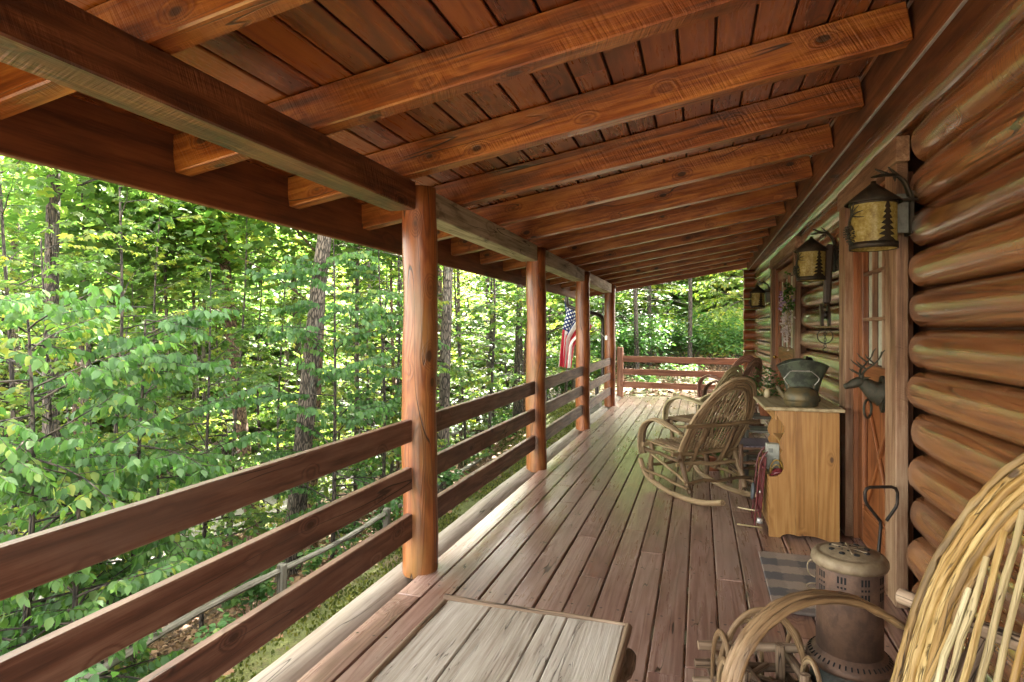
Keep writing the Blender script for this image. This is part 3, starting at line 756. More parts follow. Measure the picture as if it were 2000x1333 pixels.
# ------------------------------------------------------------------ plank table in front
tb = thing('plank_table', 'low weathered grey plank table with bark edges at the bottom', 'table', (-0.555, 1.45, 0))
m_ = MB(); xs_ = [-0.318, -0.185, -0.005, 0.075, 0.318]
xs_ = [-0.318, -0.15, 0.045, 0.125, 0.318]
for a, b in zip(xs_, xs_[1:]): m_.box(((a + b) / 2, 0.0, 0.385 + R.uniform(-.001, .001)), (b - a - 0.004, 1.14, 0.034), ax=1, ch=0.004)
m_.build('tabletop', M['barnwood'], tb)
m_ = MB()
m_.tube(smooth_path([(-0.328, -0.57, 0.402), (-0.326, -0.2, 0.404), (-0.329, 0.2, 0.402), (-0.322, 0.55, 0.404)], 16), 0.009, 8, wob=.1)
m_.tube(smooth_path([(-0.335, 0.585, 0.403), (-0.1, 0.577, 0.402), (0.15, 0.58, 0.403), (0.325, 0.574, 0.402)], 14), [0.014 - .0006 * k for k in range(14)], 8, wob=.1)
m_.tube(smooth_path([(0.33, 0.56, 0.405), (0.327, 0.2, 0.402), (0.33, -0.2, 0.404), (0.328, -0.57, 0.402)], 16), 0.013, 8, wob=.12)
m_.build('edge_branches', M['twig'], tb)
q = random.Random(3)
for s_, x_ in ((1, 0.335), (-1, -0.325)):
    m_ = MB(); P = [(x_, 0.50 - k * 0.04, 0.352 + 0.008 * math.sin(k * 1.7)) for k in range(27)]
    m_.tube(P, [0.026 + 0.012 * math.sin(k * 1.15) * math.sin(k * .5) + q.uniform(-.004, .004) for k in range(27)], 9, wob=.12, flat=0.55)
    m_.build('bark_apron', M['twig'], tb)
for sx_ in (-1, 1):
    for sy_ in (-1, 1):
        MB().tube(smooth_path([(sx_ * .25, sy_ * .48, 0.0), (sx_ * .262, sy_ * .47, .2), (sx_ * .25, sy_ * .475, .37)], 8), 0.032, 10, wob=.05).build('leg', M['twig'], tb)

# ------------------------------------------------------------------ kerosene heater
ht = thing('kerosene_heater', 'rusty round kerosene heater with a pierced dusty lid', 'heater', (0.502, 2.385, 0)); ht.scale = (.9, .9, 1.0)
m_ = MB(); m_.lathe([(0.0, .585), (.113, .585), (.117, .575), (.117, .255), (.0, .255)], 48)
m_.build('drum', M['rust'], ht)
m_ = MB(); m_.lathe([(.119, .555), (.131, .557), (.136, .568), (.134, .582), (.124, .594), (.112, .598), (.105, .595), (.098, .599), (.06, .609), (0, .613)], 56)
lid = m_.build('lid', M['rust_lid'], ht)
m_ = MB()
for k in range(8):
    a = 2 * PI * k / 8 + .2
    m_.lathe([(0, .002), (.0112, .0015), (.0112, -.002)], 14, (0.065 * math.cos(a), 0.065 * math.sin(a), .6085))
    m_.lathe([(0, .002), (.0045, .0015), (.0045, -.002)], 10, (0.034 * math.cos(a + .3), 0.034 * math.sin(a + .3), .6115))
m_.build('lid_holes', M['slot'], lid)
m_ = MB()
for k in range(3):
    a = PI * k / 3 + .5
    m_.box((0, 0, .6095), (.13, .0065, .008), ax=0, rot=Euler((0, 0, a)).to_matrix(), ch=.003)
m_.build('lid_ribs', M['rust_lid'], lid)
for gq in range(9):
    m_ = MB()
    a0 = 2 * PI * gq / 9 + 0.1
    for k in range(3):
        a = a0 + (k - 1) * 0.105
        for (z0, z1) in ((.518, .541), (.5005, .5075), (.462, .490)):
            rot = Euler((0, 0, a)).to_matrix()
            m_.box(rot @ Vector((.1166, 0, (z0 + z1) / 2)), (.0022, .0072, z1 - z0), ax=2, rot=rot, ch=.0009)
    m_.build('vent_slots', M['slot'], ht)
m_ = MB(); m_.lathe([(.117, .262), (.125, .256), (.152, .236), (.156, .226), (.152, .215), (.13, .212)], 56)
sk = m_.build('skirt', M['rust'], ht)
m_ = MB()
for k in range(44):
    a = 2 * PI * k / 44
    rot = Euler((0, rad(36), 0)).to_matrix(); rz_ = Euler((0, 0, a)).to_matrix()
    m_.box(rz_ @ Vector((.1402, 0, .2463)), (.016, .0055, .002), ax=0, rot=rz_ @ rot, ch=.0006)
m_.build('skirt_slots', M['slot'], sk)
m_ = MB(); m_.lathe([(.128, .215), (.122, .19), (.135, .17), (.142, .14), (.14, .07), (.125, .045), (.0, .045)], 40); m_.build('fuel_tank', M['tank'], ht)
for k in range(3):
    a = 2 * PI * k / 3 + .6
    MB().tube([(.11 * math.cos(a), .11 * math.sin(a), .06), (.15 * math.cos(a), .15 * math.sin(a), .03), (.155 * math.cos(a), .155 * math.sin(a), 0.0)], .009, 8).build('foot', M['black'], ht)
m_ = MB(); m_.tube(smooth_path([(-.117, .02, .555), (-.135, .03, .545), (-.143, .035, .525), (-.138, .03, .50), (-.118, .02, .49)], 16), .0028, 6)
m_.tube(smooth_path([(-.118, .0, .475), (-.142, .0, .472), (-.15, .005, .462), (-.138, .01, .452), (-.118, .01, .452)], 14), .0028, 6)
m_.build('wire_handle', M['rust_lid'], ht)

# ------------------------------------------------------------------ fire poker with square loop handle
pk = thing('iron_rod', 'black iron rod with a square hooked loop handle leaning by the doorway', 'iron rod', (0.755, 3.20, 0))
P = [(a_, b_, c_ * 1.06) for a_, b_, c_ in [(0.02, 0.0, 0.005), (0.06, 0.09, 0.25), (0.085, 0.14, 0.40), (0.082, 0.138, 0.425), (0.022, 0.12, 0.50), (0.014, 0.118, 0.52), (0.012, 0.118, 0.555), (0.02, 0.12, 0.574), (0.036, 0.125, 0.58),
     (0.135, 0.155, 0.582), (0.155, 0.162, 0.574), (0.163, 0.165, 0.555), (0.162, 0.165, 0.505), (0.156, 0.163, 0.488), (0.112, 0.15, 0.425)]]
MB().tube(P, .0078, 10).build('shaft', M['iron_black'], pk)

# ------------------------------------------------------------------ door mat
t = NT('mat_weave'); co = t.n('ShaderNodeTexCoord').outputs['Object']; sx = t.n('ShaderNodeSeparateXYZ', {0: co})
nz = t.noise(co, 260.0, 3.0, 0.7); nz2 = t.noise(co, 40.0, 3.0)
st = t.ss(t.m('SINE', t.m('ADD', t.m('MULTIPLY', sx.outputs[1], 29.0), t.m('MULTIPLY', nz2, 1.6))), -.25, .25)
st2 = t.ss(t.m('SINE', t.m('ADD', t.m('MULTIPLY', sx.outputs[0], 29.0), t.m('MULTIPLY', nz2, 1.6))), -.25, .25)
c = t.mix(t.m('MULTIPLY', t.m('ADD', t.m('MULTIPLY', st, .7), t.m('MULTIPLY', st2, .3)), 1.0), (0.55, 0.42, 0.33), (0.16, 0.145, 0.15))
c = t.mix(t.m('MULTIPLY', nz, 0.6), c, (0.05, 0.045, 0.045))
M['mat'] = t.done(t.bsdf(Base_Color=c, Roughness=0.95, Normal=t.bump(nz, 1.0, .01)))
mt = thing('door_mat', 'dark checked door mat with worn tan stripes on the deck', 'door mat', (0.575, 3.61, 0))
MB().box((0, 0, .009), (.46, .82, .016), ax=1, ch=.006).build('pile', M['mat'], mt)

# ------------------------------------------------------------------ pine cabinet
rzc = rad(1)
cb = thing('pine_cabinet', 'knotty honey pine cabinet with scalloped front edges beside the door', 'cabinet', (0.44, 4.365, 0), rzc)
D, LW, HH, TK = 0.425, 0.66, 0.845, 0.020   # local x = depth to the wall, y = along the porch
def scallop():
    pts = [(0.0, 0.0), (0.0, 0.40)]
    ctrl = [(0.0, .40), (.03, .402), (.065, .415), (.088, .445), (.090, .485), (.078, .52), (.070, .55), (.080, .570), (.086, .578), (.074, .592), (.068, .625), (.078, .665), (.096, .705), (.098, .735), (.082, .765), (.062, .79), (.052, .815), (.052, .845)]
    pts += [tuple(p[:2]) for p in smooth_path([(a, b, 0) for a, b in ctrl], 50)][1:]
    pts += [(D, HH), (D, 0.0), (D - .06, 0.0)]
    arc = [(D - .10, .012), (D - .14, .022), (D - .19, .026), (D - .23, .021), (D - .25, .018), (D - .275, .026), (D - .31, .028), (D - .34, .018), (D - .355, 0.0)]
    return pts + arc
Mside = lambda y: Matrix.Translation((0, y, 0)) @ Matrix(((1, 0, 0, 0), (0, 0, 1, 0), (0, 1, 0, 0), (0, 0, 0, 1)))
def clipx(poly, a, keep_right):
    out = []
    for (x0, y0), (x1, y1) in zip(poly, poly[1:] + poly[:1]):
        i0, i1 = ((x0 >= a), (x1 >= a)) if keep_right else ((x0 <= a), (x1 <= a))
        if i0: out.append((x0, y0))
        if i0 != i1:
            u_ = (a - x0) / (x1 - x0); out.append((a, y0 + (y1 - y0) * u_))
    return out
for y in (TK / 2, LW - TK / 2):
    m_ = MB(); cuts_ = (-1, .165, .30, 1)
    for kq in range(3):
        pg = clipx(clipx(scallop(), cuts_[kq] + .0006, True), cuts_[kq + 1] - .0006, False)
        m_.prism(pg, TK, Mside(y), tone=(.35, .6, .2)[kq])
    m_.build('side_panel', M['pine'], cb)
MB().box((D - .008, LW / 2, HH / 2 + .02), (.014, LW - 2 * TK - .002, HH - .05), ax=2).build('back_panel', M['pine'], cb)
MB().box((.0095, LW / 2, .22), (.018, LW - 2 * TK - .002, .35), ax=1).build('front_board', M['pine'], cb)
MB().box((D / 2, LW / 2, .06), (D - .04, LW - 2 * TK - .002, .018), ax=1).build('shelf', M['pine'], cb)
MB().box((D / 2 + .045, LW / 2, .585), (D - .12, LW - 2 * TK - .002, .018), ax=1).build('shelf', M['pine'], cb)
MB().box((.05, LW / 2, .805), (.018, LW - 2 * TK - .002, .07), ax=1).build('apron', M['pine'], cb)
MB().box((D / 2 - .002, LW / 2, HH + .0125), (D + .06, LW + .07, .023), ax=1, ch=.007, tone=.5).build('cabinet_top', M['pine_top'], cb)
def cabw(x, y, z): # cabinet local -> world
    c_, s_ = math.cos(rzc), math.sin(rzc)
    return (0.44 + x * c_ - y * s_, 4.365 + x * s_ + y * c_, z)
bx = thing('white_carton', 'white carton with grey printed square standing in the cabinet bin', 'carton', cabw(.06, .31, .07), rzc)
MB().box((.0, 0, .25), (.085, .07, .50), ax=2, ch=.003).build('box', M['white_card'], bx)
MB().box((-.015, -.0362, .455), (.03, .0015, .03), ax=2, ch=.0003).build('printed_square', M['grey_ink'], bx)
hb = thing('yellow_basket', 'small yellow wicker basket with a hoop handle in the cabinet bin', 'basket', cabw(.07, .17, .34), rzc)
m_ = MB(); m_.lathe([(0, 0), (.03, 0), (.04, .03), (.043, .06), (.04, .062), (.036, .03), (0, .01)], 20, sy=.8); m_.build('bowl', M['yellow'], hb)
m_ = MB(); m_.tube([(.042 * math.cos(a), 0, .055 + .085 * math.sin(a)) for a in np.linspace(0, PI, 16)], .005, 6); m_.tube([(.03 * math.cos(a), .012, .055 + .05 * math.sin(a)) for a in np.linspace(0, PI, 12)], .004, 6); m_.build('handle', M['yellow'], hb)
rg = thing('red_cloth', 'crumpled red cloth bundle stuffed in the cabinet bin', 'cloth', cabw(.065, .10, .315), rzc)
m_ = MB(); q = random.Random(5)
for k in range(5):
    m_.tube(smooth_path([(-.05 + q.uniform(-.01, .01), -.03 + .015 * k, .03 + q.uniform(0, .05)), (0, -.02 + .012 * k, .06 + q.uniform(0, .05)), (.06, -.03 + .014 * k, .04 + q.uniform(0, .05))], 10), [.012 + q.uniform(-.004, .006) for _ in range(10)], 8, wob=.15)
m_.build('folds', M['red'], rg)

# red toy sled standing on end, leaning on the cabinet front
sl = thing('toy_sled', 'small red toy sled on end leaning on the cabinet front', 'sled', (0.385, 4.56, 0), rzc)
sl.rotation_euler = (0, rad(5), rzc)
for k in range(3): MB().box((0, -.07 + .07 * k, .30), (.012, .055, .42), ax=2, ch=.003).build('deck_slat', M['red'], sl)
for s_ in (-1, 1):
    MB().tube(smooth_path([(-.03, s_ * .085, .03), (-.032, s_ * .085, .25), (-.03, s_ * .085, .45), (-.01, s_ * .085, .52), (.01, s_ * .085, .55)], 14), .006, 7).build('runner', M['red'], sl)
MB().box((-.012, 0, .14), (.014, .2, .022), ax=1).build('crossbar', M['red'], sl)
MB().box((-.012, 0, .44), (.014, .2, .022), ax=1).build('crossbar', M['red'], sl)
m_ = MB(); m_.lathe([(0, -.008), (.055, -.008), (.062, 0), (.055, .008), (0, .008)], 24); o = m_.build('wheel', M['rubber'], sl); o.rotation_euler = (0, rad(90), 0); o.location = (-.045, .06, .23)
m_ = MB(); m_.lathe([(0, 0), (.02, 0), (.02, .03), (0, .03)], 16); o = m_.build('metal_cap', M['zinc'], sl); o.location = (-.0, -.09, .055)
MB().tube([(-.13, .09, .09), (-.06, .07, .092), (.0, .06, .095)], .006, 7).build('peg', M['willow_pale'], sl)
MB().tube([(-.14, -.06, .012), (-.06, -.06, .014), (.02, -.06, .016)], .006, 7).build('peg', M['willow_pale'], sl)
m_ = MB(); m_.tube([(-.018, -.1 + .014 * math.cos(a), .27 + .014 * math.sin(a)) for a in np.linspace(0, 2 * PI, 16)], .003, 6); m_.build('ring', M['wire'], sl)

# coal scuttle, kettle, small candle on top
zt = HH + .0245
sc = thing('coal_scuttle', 'large green black flared coal scuttle on the pine cabinet', 'coal scuttle', cabw(.275, .42, zt), rzc)
n = 44; V = []; prof = [(.104, 0), (.106, .012), (.094, .03), (.092, .06), (.112, .15), (.152, .262)]
V = []
inner = [(r - .004, z) for r, z in prof[::-1]][:4] + [(0.0, .07)]
m_ = MB(); vs = []; fs = []
allp = prof + [(.157, .268)] + inner
for i, (r, z) in enumerate(allp):
    for k in range(n):
        a = 2 * PI * k / n
        up = max(0, (z - .16) / .1)
        lip = up * (.024 * math.cos(2 * a) * 1.0 + 0.0 * math.cos(a))
        vs.append((r * math.cos(a) * 1.12, r * math.sin(a) * .82, z - lip + .006 * up))
for i in range(len(allp) - 1):
    for k in range(n):
        k2 = (k + 1) % n; fs.append((i * n + k, i * n + k2, (i + 1) * n + k2, (i + 1) * n + k))
m_.add(vs, fs, None, .5, True); m_.build('bucket', M['verdigris'], sc)
m_ = MB(); m_.tube(smooth_path([(.06, .09, .27), (.05, .05, .30), (.03, 0, .315), (.02, -.04, .30), (.01, -.08, .27)], 16), .008, 8); m_.lathe([(0, .05), (.016, .045), (.03, .02), (.036, 0)], 16, (.05, .02, .265)); m_.build('handle', M['iron_black'], sc)
for s_ in (-1, 1): 
    m_ = MB(); m_.lathe([(0, .014), (.012, .01), (.014, 0)], 12); o = m_.build('lug', M['iron_black'], sc); o.location = (s_ * .082, -.0, .09)
kt = thing('iron_kettle', 'squat rusty iron kettle with wire bail in front of the scuttle', 'kettle', cabw(.215, .115, zt), rzc)
m_ = MB(); m_.lathe([(0, 0), (.098, 0), (.104, .008), (.107, .03), (.108, .034), (.110, .036), (.112, .05), (.108, .078), (.092, .104), (.075, .116), (.073, .122), (.068, .122), (.0, .116)], 44, sx=1.0, sy=.95); m_.build('pot', M['kettle'], kt)
m_ = MB(); m_.tube(smooth_path([(-.10, .0, .055), (-.125, -.0, .085), (-.142, 0, .115), (-.155, 0, .128)], 12), [.022, .02, .018, .017, .016, .015, .014, .013, .012, .012, .011, .011], 12); m_.build('spout', M['kettle'], kt)
m_ = MB()
for s_ in (-1, 1): m_.box((s_ * .078, 0, .128), (.012, .012, .03), ax=2, ch=.004)
m_.build('ears', M['kettle'], kt)
m_ = MB(); m_.tube(smooth_path([(-.08, 0, .135), (-.105, 0, .175), (-.098, 0, .19), (-.07, 0, .225), (-.055, 0, .231), (0, 0, .233), (.055, 0, .231), (.07, 0, .225), (.108, 0, .19), (.108, 0, .17), (.08, 0, .135)], 44), .003, 7)
P = []
for k in range(120):
    a = k / 119; P.append((-.055 + .11 * a, .0055 * math.cos(k * 1.05), .232 + .0055 * math.sin(k * 1.05)))
m_.tube(P, .0018, 5); m_.build('bail', M['wire'], kt)
cd = thing('small_jar', 'small pale cylindrical jar at the far corner of the cabinet', 'jar', cabw(.06, .60, zt), 0)
m_ = MB(); m_.lathe([(0, 0), (.02, 0), (.021, .004), (.021, .05), (.018, .056), (0, .056)], 18); m_.build('body', M['pine_top'], cd)
m_ = MB(); m_.lathe([(0, .056), (.015, .056), (.015, .064), (0, .066)], 16); m_.build('lid', M['pine_top'], cd)

# ------------------------------------------------------------------ lanterns
LG = 'rustic tree cut-out lanterns on the log wall'
t = NT('mica_shade'); co = t.n('ShaderNodeTexCoord').outputs['Object']
n_ = t.noise(co, 26.0, 5.0, 0.7); n2_ = t.noise(co, 90.0, 3.0, 0.6)
c = t.ramp(t.m('ADD', t.m('MULTIPLY', n_, .65), t.m('MULTIPLY', n2_, .35)), [(.3, (.20, .12, .025)), (.5, (.46, .37, .10)), (.68, (.66, .60, .30))])
b = t.bsdf(Base_Color=c, Roughness=.35); tr = t.n('ShaderNodeBsdfTranslucent', {0: c})
M['mica'] = t.done(t.n('ShaderNodeMixShader', {0: .5, 1: b.outputs[0], 2: tr.outputs[0]}))
def lantern(loc, label, R0=.098, arm_y=.06, wall=.17):
    root = thing('wall_lantern', label, 'lantern', loc, 0, LG)
    def cyl(a, z, r=R0 + .0025): return (r * math.cos(a), r * math.sin(a), z)
    m_ = MB(); m_.lathe([(R0, -.155), (R0, .065)], 40); m_.build('shade', M['mica'], root)
    for z_a, z_b in ((-.158, -.128), (.052, .066)): MB().lathe([(R0 + .002, z_a), (R0 + .006, z_a), (R0 + .006, z_b), (R0 + .002, z_b)], 40).build('band', M['iron'], root)
    m_ = MB(); m_.lathe([(R0 + .024, .060), (R0 + .027, .064), (.012, .158), (0, .162)], 40); m_.lathe([(0, .168), (.012, .168), (.012, .15)], 10); m_.build('lantern_roof', M['iron'], root)
    # pine silhouettes wrapped round the shade
    for a0, w0 in ((rad(-68), 1.0), (rad(5), .85), (rad(75), .9), (rad(140), 1.0)):
        m_ = MB(); tiers = 7; rows_ = []
        for k in range(tiers):
            z = -.13 + .18 * k / tiers; ww = (.46 - .052 * k) * w0
            rows_ += [(z, .16 - .012 * k), (z + .004, ww), (z + .014, ww * .72), (z + .022, (.15 - .012 * k))]
        rows_.append((.066, .05))
        for (z0, w_0), (z1, w_1) in zip(rows_, rows_[1:]):
            nseg = 6
            for s in range(nseg):
                f0, f1 = -1 + 2 * s / nseg, -1 + 2 * (s + 1) / nseg
                m_.add([cyl(a0 + w_0 * f0, z0), cyl(a0 + w_0 * f1, z0), cyl(a0 + w_1 * f1, z1), cyl(a0 + w_1 * f0, z1)], [(0, 1, 2, 3)])
        m_.build('pine_cutout', M['iron'], root)
    # bare branch and pine cone on the porch side
    m_ = MB()
    a0 = rad(190)
    for da, dz, ln in ((-.25, .055, 1), (.05, .065, 1.1), (.3, .05, .9), (.5, .02, .9), (.55, -.015, .8)):
        m_.tube(smooth_path([cyl(a0 - .1, -.02, R0 + .006), cyl(a0 + .12, .0, R0 + .009), cyl(a0 + .12 + da * .5 + .1, .0 + dz * .6, R0 + .008), cyl(a0 + .25 + da, dz * ln, R0 + .006)], 8), [.005, .005, .0045, .004, .0035, .003, .002, .001], 6)
    m_.tube(smooth_path([cyl(a0 - .1, -.02, R0 + .006), cyl(a0 - .12, -.08, R0 + .012), cyl(a0 + .2, -.14, R0 + .01)], 8), .006, 6)
    m_.build('branch', M['bronze'], root)
    m_ = MB(); q = random.Random(8)
    for k in range(60):
        tt = k / 60; a = k * 2.4; r = .026 * math.sin(PI * (tt * .85 + .12))
        cx_, cy_, cz_ = -R0 - .012 + .02 * tt, -.02, -.045 - .1 * tt
        d = Vector((math.cos(a) * r, math.sin(a) * r, 0))
        m_.box(Vector((cx_, cy_, cz_)) + d, (.014, .012, .005), rot=Euler((0, rad(25), a)).to_matrix(), ch=.0015)
    m_.build('pine_cone', M['bronze'], root)
    # antler arm and back plate
    m_ = MB()
    m_.box((wall * .62 + R0 * .3, arm_y * .5, .078), (wall * .75, .016, .014), ax=0, rot=Euler((0, 0, math.atan2(arm_y, wall) * .5)).to_matrix())
    P = smooth_path([(wall, arm_y, .10), (wall * .86, arm_y * .9, .165), (wall * .62, arm_y * .7, .20), (wall * .35, arm_y * .45, .20), (.03, 0.01, .20)], 16)
    m_.tube(P, [.021 - .0008 * k for k in range(16)], 9, flat=.6)
    for b0, d in ((6, (-.045, 0, .05)), (10, (-.055, .0, .03)), (13, (-.05, -.02, -.012)), (8, (.0, -.01, -.03))):
        m_.tube([P[b0], P[b0] + Vector(d) * .6, P[b0] + Vector(d) * 1.1], [.009, .007, .003], 7)
    m_.build('antler_arm', M['iron'], root)
    MB().box((wall - .022, arm_y + .012, .02), (.075, .012, .19), ax=2, ch=.003).build('back_plate', M['plate'], root)
    MB().box((wall + .006, arm_y + .03, .02), (.02, .09, .21), ax=2, ch=.003).build('wall_plate', M['iron'], root)
    return root
lantern((.795, 3.285, 1.925), 'largest lantern, nearest the camera, hung right of the door head')
lantern((.795, 4.965, 1.905), 'middle lantern, left of the nearer door, with a pulley block under it', R0=.096)
lantern((.80, 9.42, 1.86), 'smallest looking lantern, farthest off beyond the second door', R0=.092)

# ------------------------------------------------------------------ hanging pulley block under the middle lantern
pb = thing('pulley_block', 'old dark wooden pulley block hanging below the middle lantern', 'pulley block', (.90, 4.93, 1.92))
MB().box((0.0, 0, -.13), (.05, .05, .44), ax=2, ch=.012, rot=Euler((rad(-2), rad(3), 0)).to_matrix()).build('strap', M['cord'], pb)
m_ = MB()
for s_ in (-1, 1):
    pts_ = [(.03 * math.cos(a), .085 * math.sin(a)) for a in np.linspace(0, 2 * PI, 26)[:-1]]
    m_.prism(pts_, .018, Matrix.Translation((-.02 + s_ * .024, 0, -.43)) @ Euler((rad(90), rad(s_ * 0 + 18), rad(90))).to_matrix().to_4x4())
m_.build('cheek', M['cord'], pb)
m_ = MB(); m_.lathe([(0, -.012), (.034, -.012), (.027, 0), (.034, .012), (0, .012)], 22); o = m_.build('sheave', M['iron_black'], pb); o.location = (-.02, 0, -.43); o.rotation_euler = (0, rad(90), 0)
m_ = MB(); m_.tube([(-.02 + .052 * math.cos(a), .0, -.585 + .052 * math.sin(a)) for a in np.linspace(0, 2 * PI, 30)], .0042, 7); m_.build('ring', M['iron_black'], pb)
m_ = MB()
for k in range(6):
    zc = -.545 - .022 * k
    if k % 2: m_.tube([(-.02 + .008 * math.cos(a), 0, zc + .015 * math.sin(a)) for a in np.linspace(0, 2 * PI, 14)], .0028, 6)
    else: m_.tube([(-.02, .008 * math.cos(a), zc + .015 * math.sin(a)) for a in np.linspace(0, 2 * PI, 14)], .0028, 6)
m_.tube(smooth_path([(-.02, 0, -.665), (-.035, 0, -.685), (-.015, 0, -.70), (0.0, 0, -.69)], 10), .004, 6)
m_.build('chain', M['iron_black'], pb)

# ------------------------------------------------------------------ elk head knocker on the door
ek = thing('elk_head_knocker', 'bronze elk head with antlers holding a ring on the door', 'door knocker', (.985, 3.90, 1.035))
m_ = MB()
m_.tube(smooth_path([(.0, 0, -.015), (-.04, 0, .0), (-.075, 0, .028), (-.105, 0, .045)], 10), [.074, .068, .062, .056, .05, .045, .041, .038, .035, .03], 20, wob=.03)
m_.tube(smooth_path([(-.085, 0, .05), (-.12, 0, .046), (-.155, 0, .03), (-.182, 0, .02), (-.192, 0, .016)], 12), [.024, .033, .036, .035, .032, .028, .024, .021, .0195, .019, .017, .008], 18, flat=.85)
for s_ in (-1, 1): m_.tube([(-.092, s_ * .026, .065), (-.085, s_ * .05, .075), (-.072, s_ * .066, .078)], [.009, .012, .003], 10, flat=.5)
m_.build('head', M['bronze'], ek)
m_ = MB()
for s_ in (-1, 1):
    P = smooth_path([(-.105, s_ * .016, .075), (-.095, s_ * .045, .115), (-.06, s_ * .075, .15), (-.03, s_ * .085, .19), (-.02, s_ * .075, .225)], 14)
    m_.tube(P, [.0075 - .0004 * k for k in range(14)], 8)
    for b0, d in ((1, (-.055, 0, .035)), (4, (-.055, .0, .05)), (7, (-.05, 0.0, .055)), (10, (.025, .0, .045))):
        d = Vector((d[0], s_ * .012, d[2])); m_.tube([P[b0], P[b0] + d * .6 + Vector((-.006, 0, .0)), P[b0] + d], [.0055, .0045, .0015], 7)
m_.build('antlers', M['bronze'], ek)
m_ = MB(); pts_ = [(.058 * math.cos(a) * (1 - .22 * max(0, -math.sin(a))), .105 * math.sin(a)) for a in np.linspace(0, 2 * PI, 30)[:-1]]
m_.prism(pts_, .016, Matrix.Translation((.004, 0, -.02)) @ Matrix(((0, 0, 1, 0), (1, 0, 0, 0), (0, 1, 0, 0), (0, 0, 0, 1)))); m_.build('back_plate', M['bronze'], ek)
m_ = MB(); m_.tube([(-.075 + .0 * a, .045 * math.cos(a), -.105 + .052 * math.sin(a)) for a in np.linspace(0, 2 * PI, 30)], .0068, 9)
o = m_.build('ring', M['bronze'], ek); o.rotation_euler = (0, 0, rad(-38)); o.location = (-.01, -.045, 0)

# ------------------------------------------------------------------ dried flower spray on the farther door casing
fl = thing('dried_flowers', 'dried lilac and white flower spray hung beside the farther door', 'flowers', (.885, 6.70, 1.62))
q = random.Random(31)
m_ = MB()
for k in range(26):
    a = q.uniform(-1, 1); P = [(0, 0, .22), (-.03 + q.uniform(-.03, .03), q.uniform(-.05, .05), .1), (-.04 + q.uniform(-.05, .04), q.uniform(-.10, .10), q.uniform(-.32, .02))]
    m_.tube(smooth_path(P, 6), .003, 5)
m_.build('stems', M['willow_pale'], fl)
def blobs(nm, mat, n, c, sp, r):
    m_ = MB()
    for k in range(n):
        p = Vector((c[0] + q.gauss(0, sp[0]), c[1] + q.gauss(0, sp[1]), c[2] + q.gauss(0, sp[2]))); rr_ = r * q.uniform(.6, 1.3)
        for _ in range(5):
            a, b2 = q.uniform(0, 2 * PI), q.uniform(-1, 1); d = Vector((math.cos(a), math.sin(a), b2)).normalized(); e = d.orthogonal().normalized() * rr_ * .6; f2 = d.cross(e)
            m_.add([p, p + d * rr_ + e, p + d * rr_ * 1.4, p + d * rr_ - e], [(0, 1, 2, 3)], tone=q.random())
    return m_.build(nm, mat, fl)
blobs('blossoms', M['petal_lilac'], 60, (-.05, .07, .03), (.025, .05, .045), .018)
blobs('blossoms', M['petal_white'], 130, (-.045, .02, -.14), (.025, .05, .10), .016)
blobs('blossoms', M['petal_white'], 30, (-.05, .1, .06), (.02, .03, .03), .016)
blobs('leaves', M['dogwood'], 60, (-.03, -.03, .06), (.025, .03, .08), .024)

# ------------------------------------------------------------------ log-stacked twig planter with willow loops
tp = thing('twig_basket', 'rustic basket of stacked twigs with willow loop handles', 'basket', (.215, 2.30, 0), rad(14))
q = random.Random(17)
m_ = MB()
for lv in range(6):
    z = .02 + lv * .034
    for s_ in (-1, 1):
        jit = lambda: q.uniform(-.012, .012)
        if lv % 2: a, b2 = (-.2 + jit(), s_ * .135 + jit(), z), (.2 + jit(), s_ * .135 + jit(), z + jit() * .4)
        else: a, b2 = (s_ * .135 + jit(), -.2 + jit(), z), (s_ * .135 + jit(), .2 + jit(), z + jit() * .4)
        a, b2 = Vector(a), Vector(b2); m_.tube(smooth_path([a, a.lerp(b2, .5) + Vector((jit() * .3, jit() * .3, jit() * .3)), b2], 6), .0155 + q.uniform(-.003, .003), 9, wob=.06, tone=q.random())
for k in range(14):
    a = Vector((q.uniform(-.14, .14), q.uniform(-.14, .14), q.uniform(.04, .17))); an = q.uniform(0, PI); d = Vector((math.cos(an), math.sin(an), q.uniform(-.15, .15))) * q.uniform(.08, .15)
    a.x = max(-.06, min(.06, a.x)); a.y = max(-.06, min(.06, a.y))
    m_.tube([a - d, a + Vector((0, 0, .006)), a + d], .009 + q.uniform(-.003, .004), 8, wob=.08, tone=q.random())
m_.build('stacked_twigs', M['twig'], tp)
m_ = MB()
for k in range(6): m_.box((0, -.11 + .044 * k, .012), (.25, .04, .012), ax=0)
m_.build('bottom', M['barnwood'], tp)
for sx_, sy_ in ((-.09, -.09), (.09, .09), (-.09, .09), (.1, -.1)):
    MB().tube([(sx_, sy_, 0), (sx_ * 1.02, sy_, .12), (sx_, sy_, .225)], .017, 10, wob=.04).build('corner_post', M['twig'], tp)
for k, (x0, y0, x1, y1, h) in enumerate(((-.15, .1, -.13, -.06, .15), (.14, -.14, .13, .0, .11), (-.08, .15, .05, .16, .14), (.15, .02, .14, .16, .13), (-.17, -.05, -.16, -.16, .12))):
    m_ = MB()
    for o_ in (0, .012):
        P = [(x0 + (x1 - x0) * (.5 - .5 * math.cos(a)), y0 + (y1 - y0) * (.5 - .5 * math.cos(a)), .13 + (h - o_ + .02) * math.sin(a)) for a in np.linspace(0, PI, 18)]
        P = [(P[0][0], P[0][1], .05)] + P + [(P[-1][0], P[-1][1], .05)]
        m_.tube(P, .0075, 8, wob=.05)
    m_.build('loop', M['willow'], tp)
pts_ = []
m_ = MB()
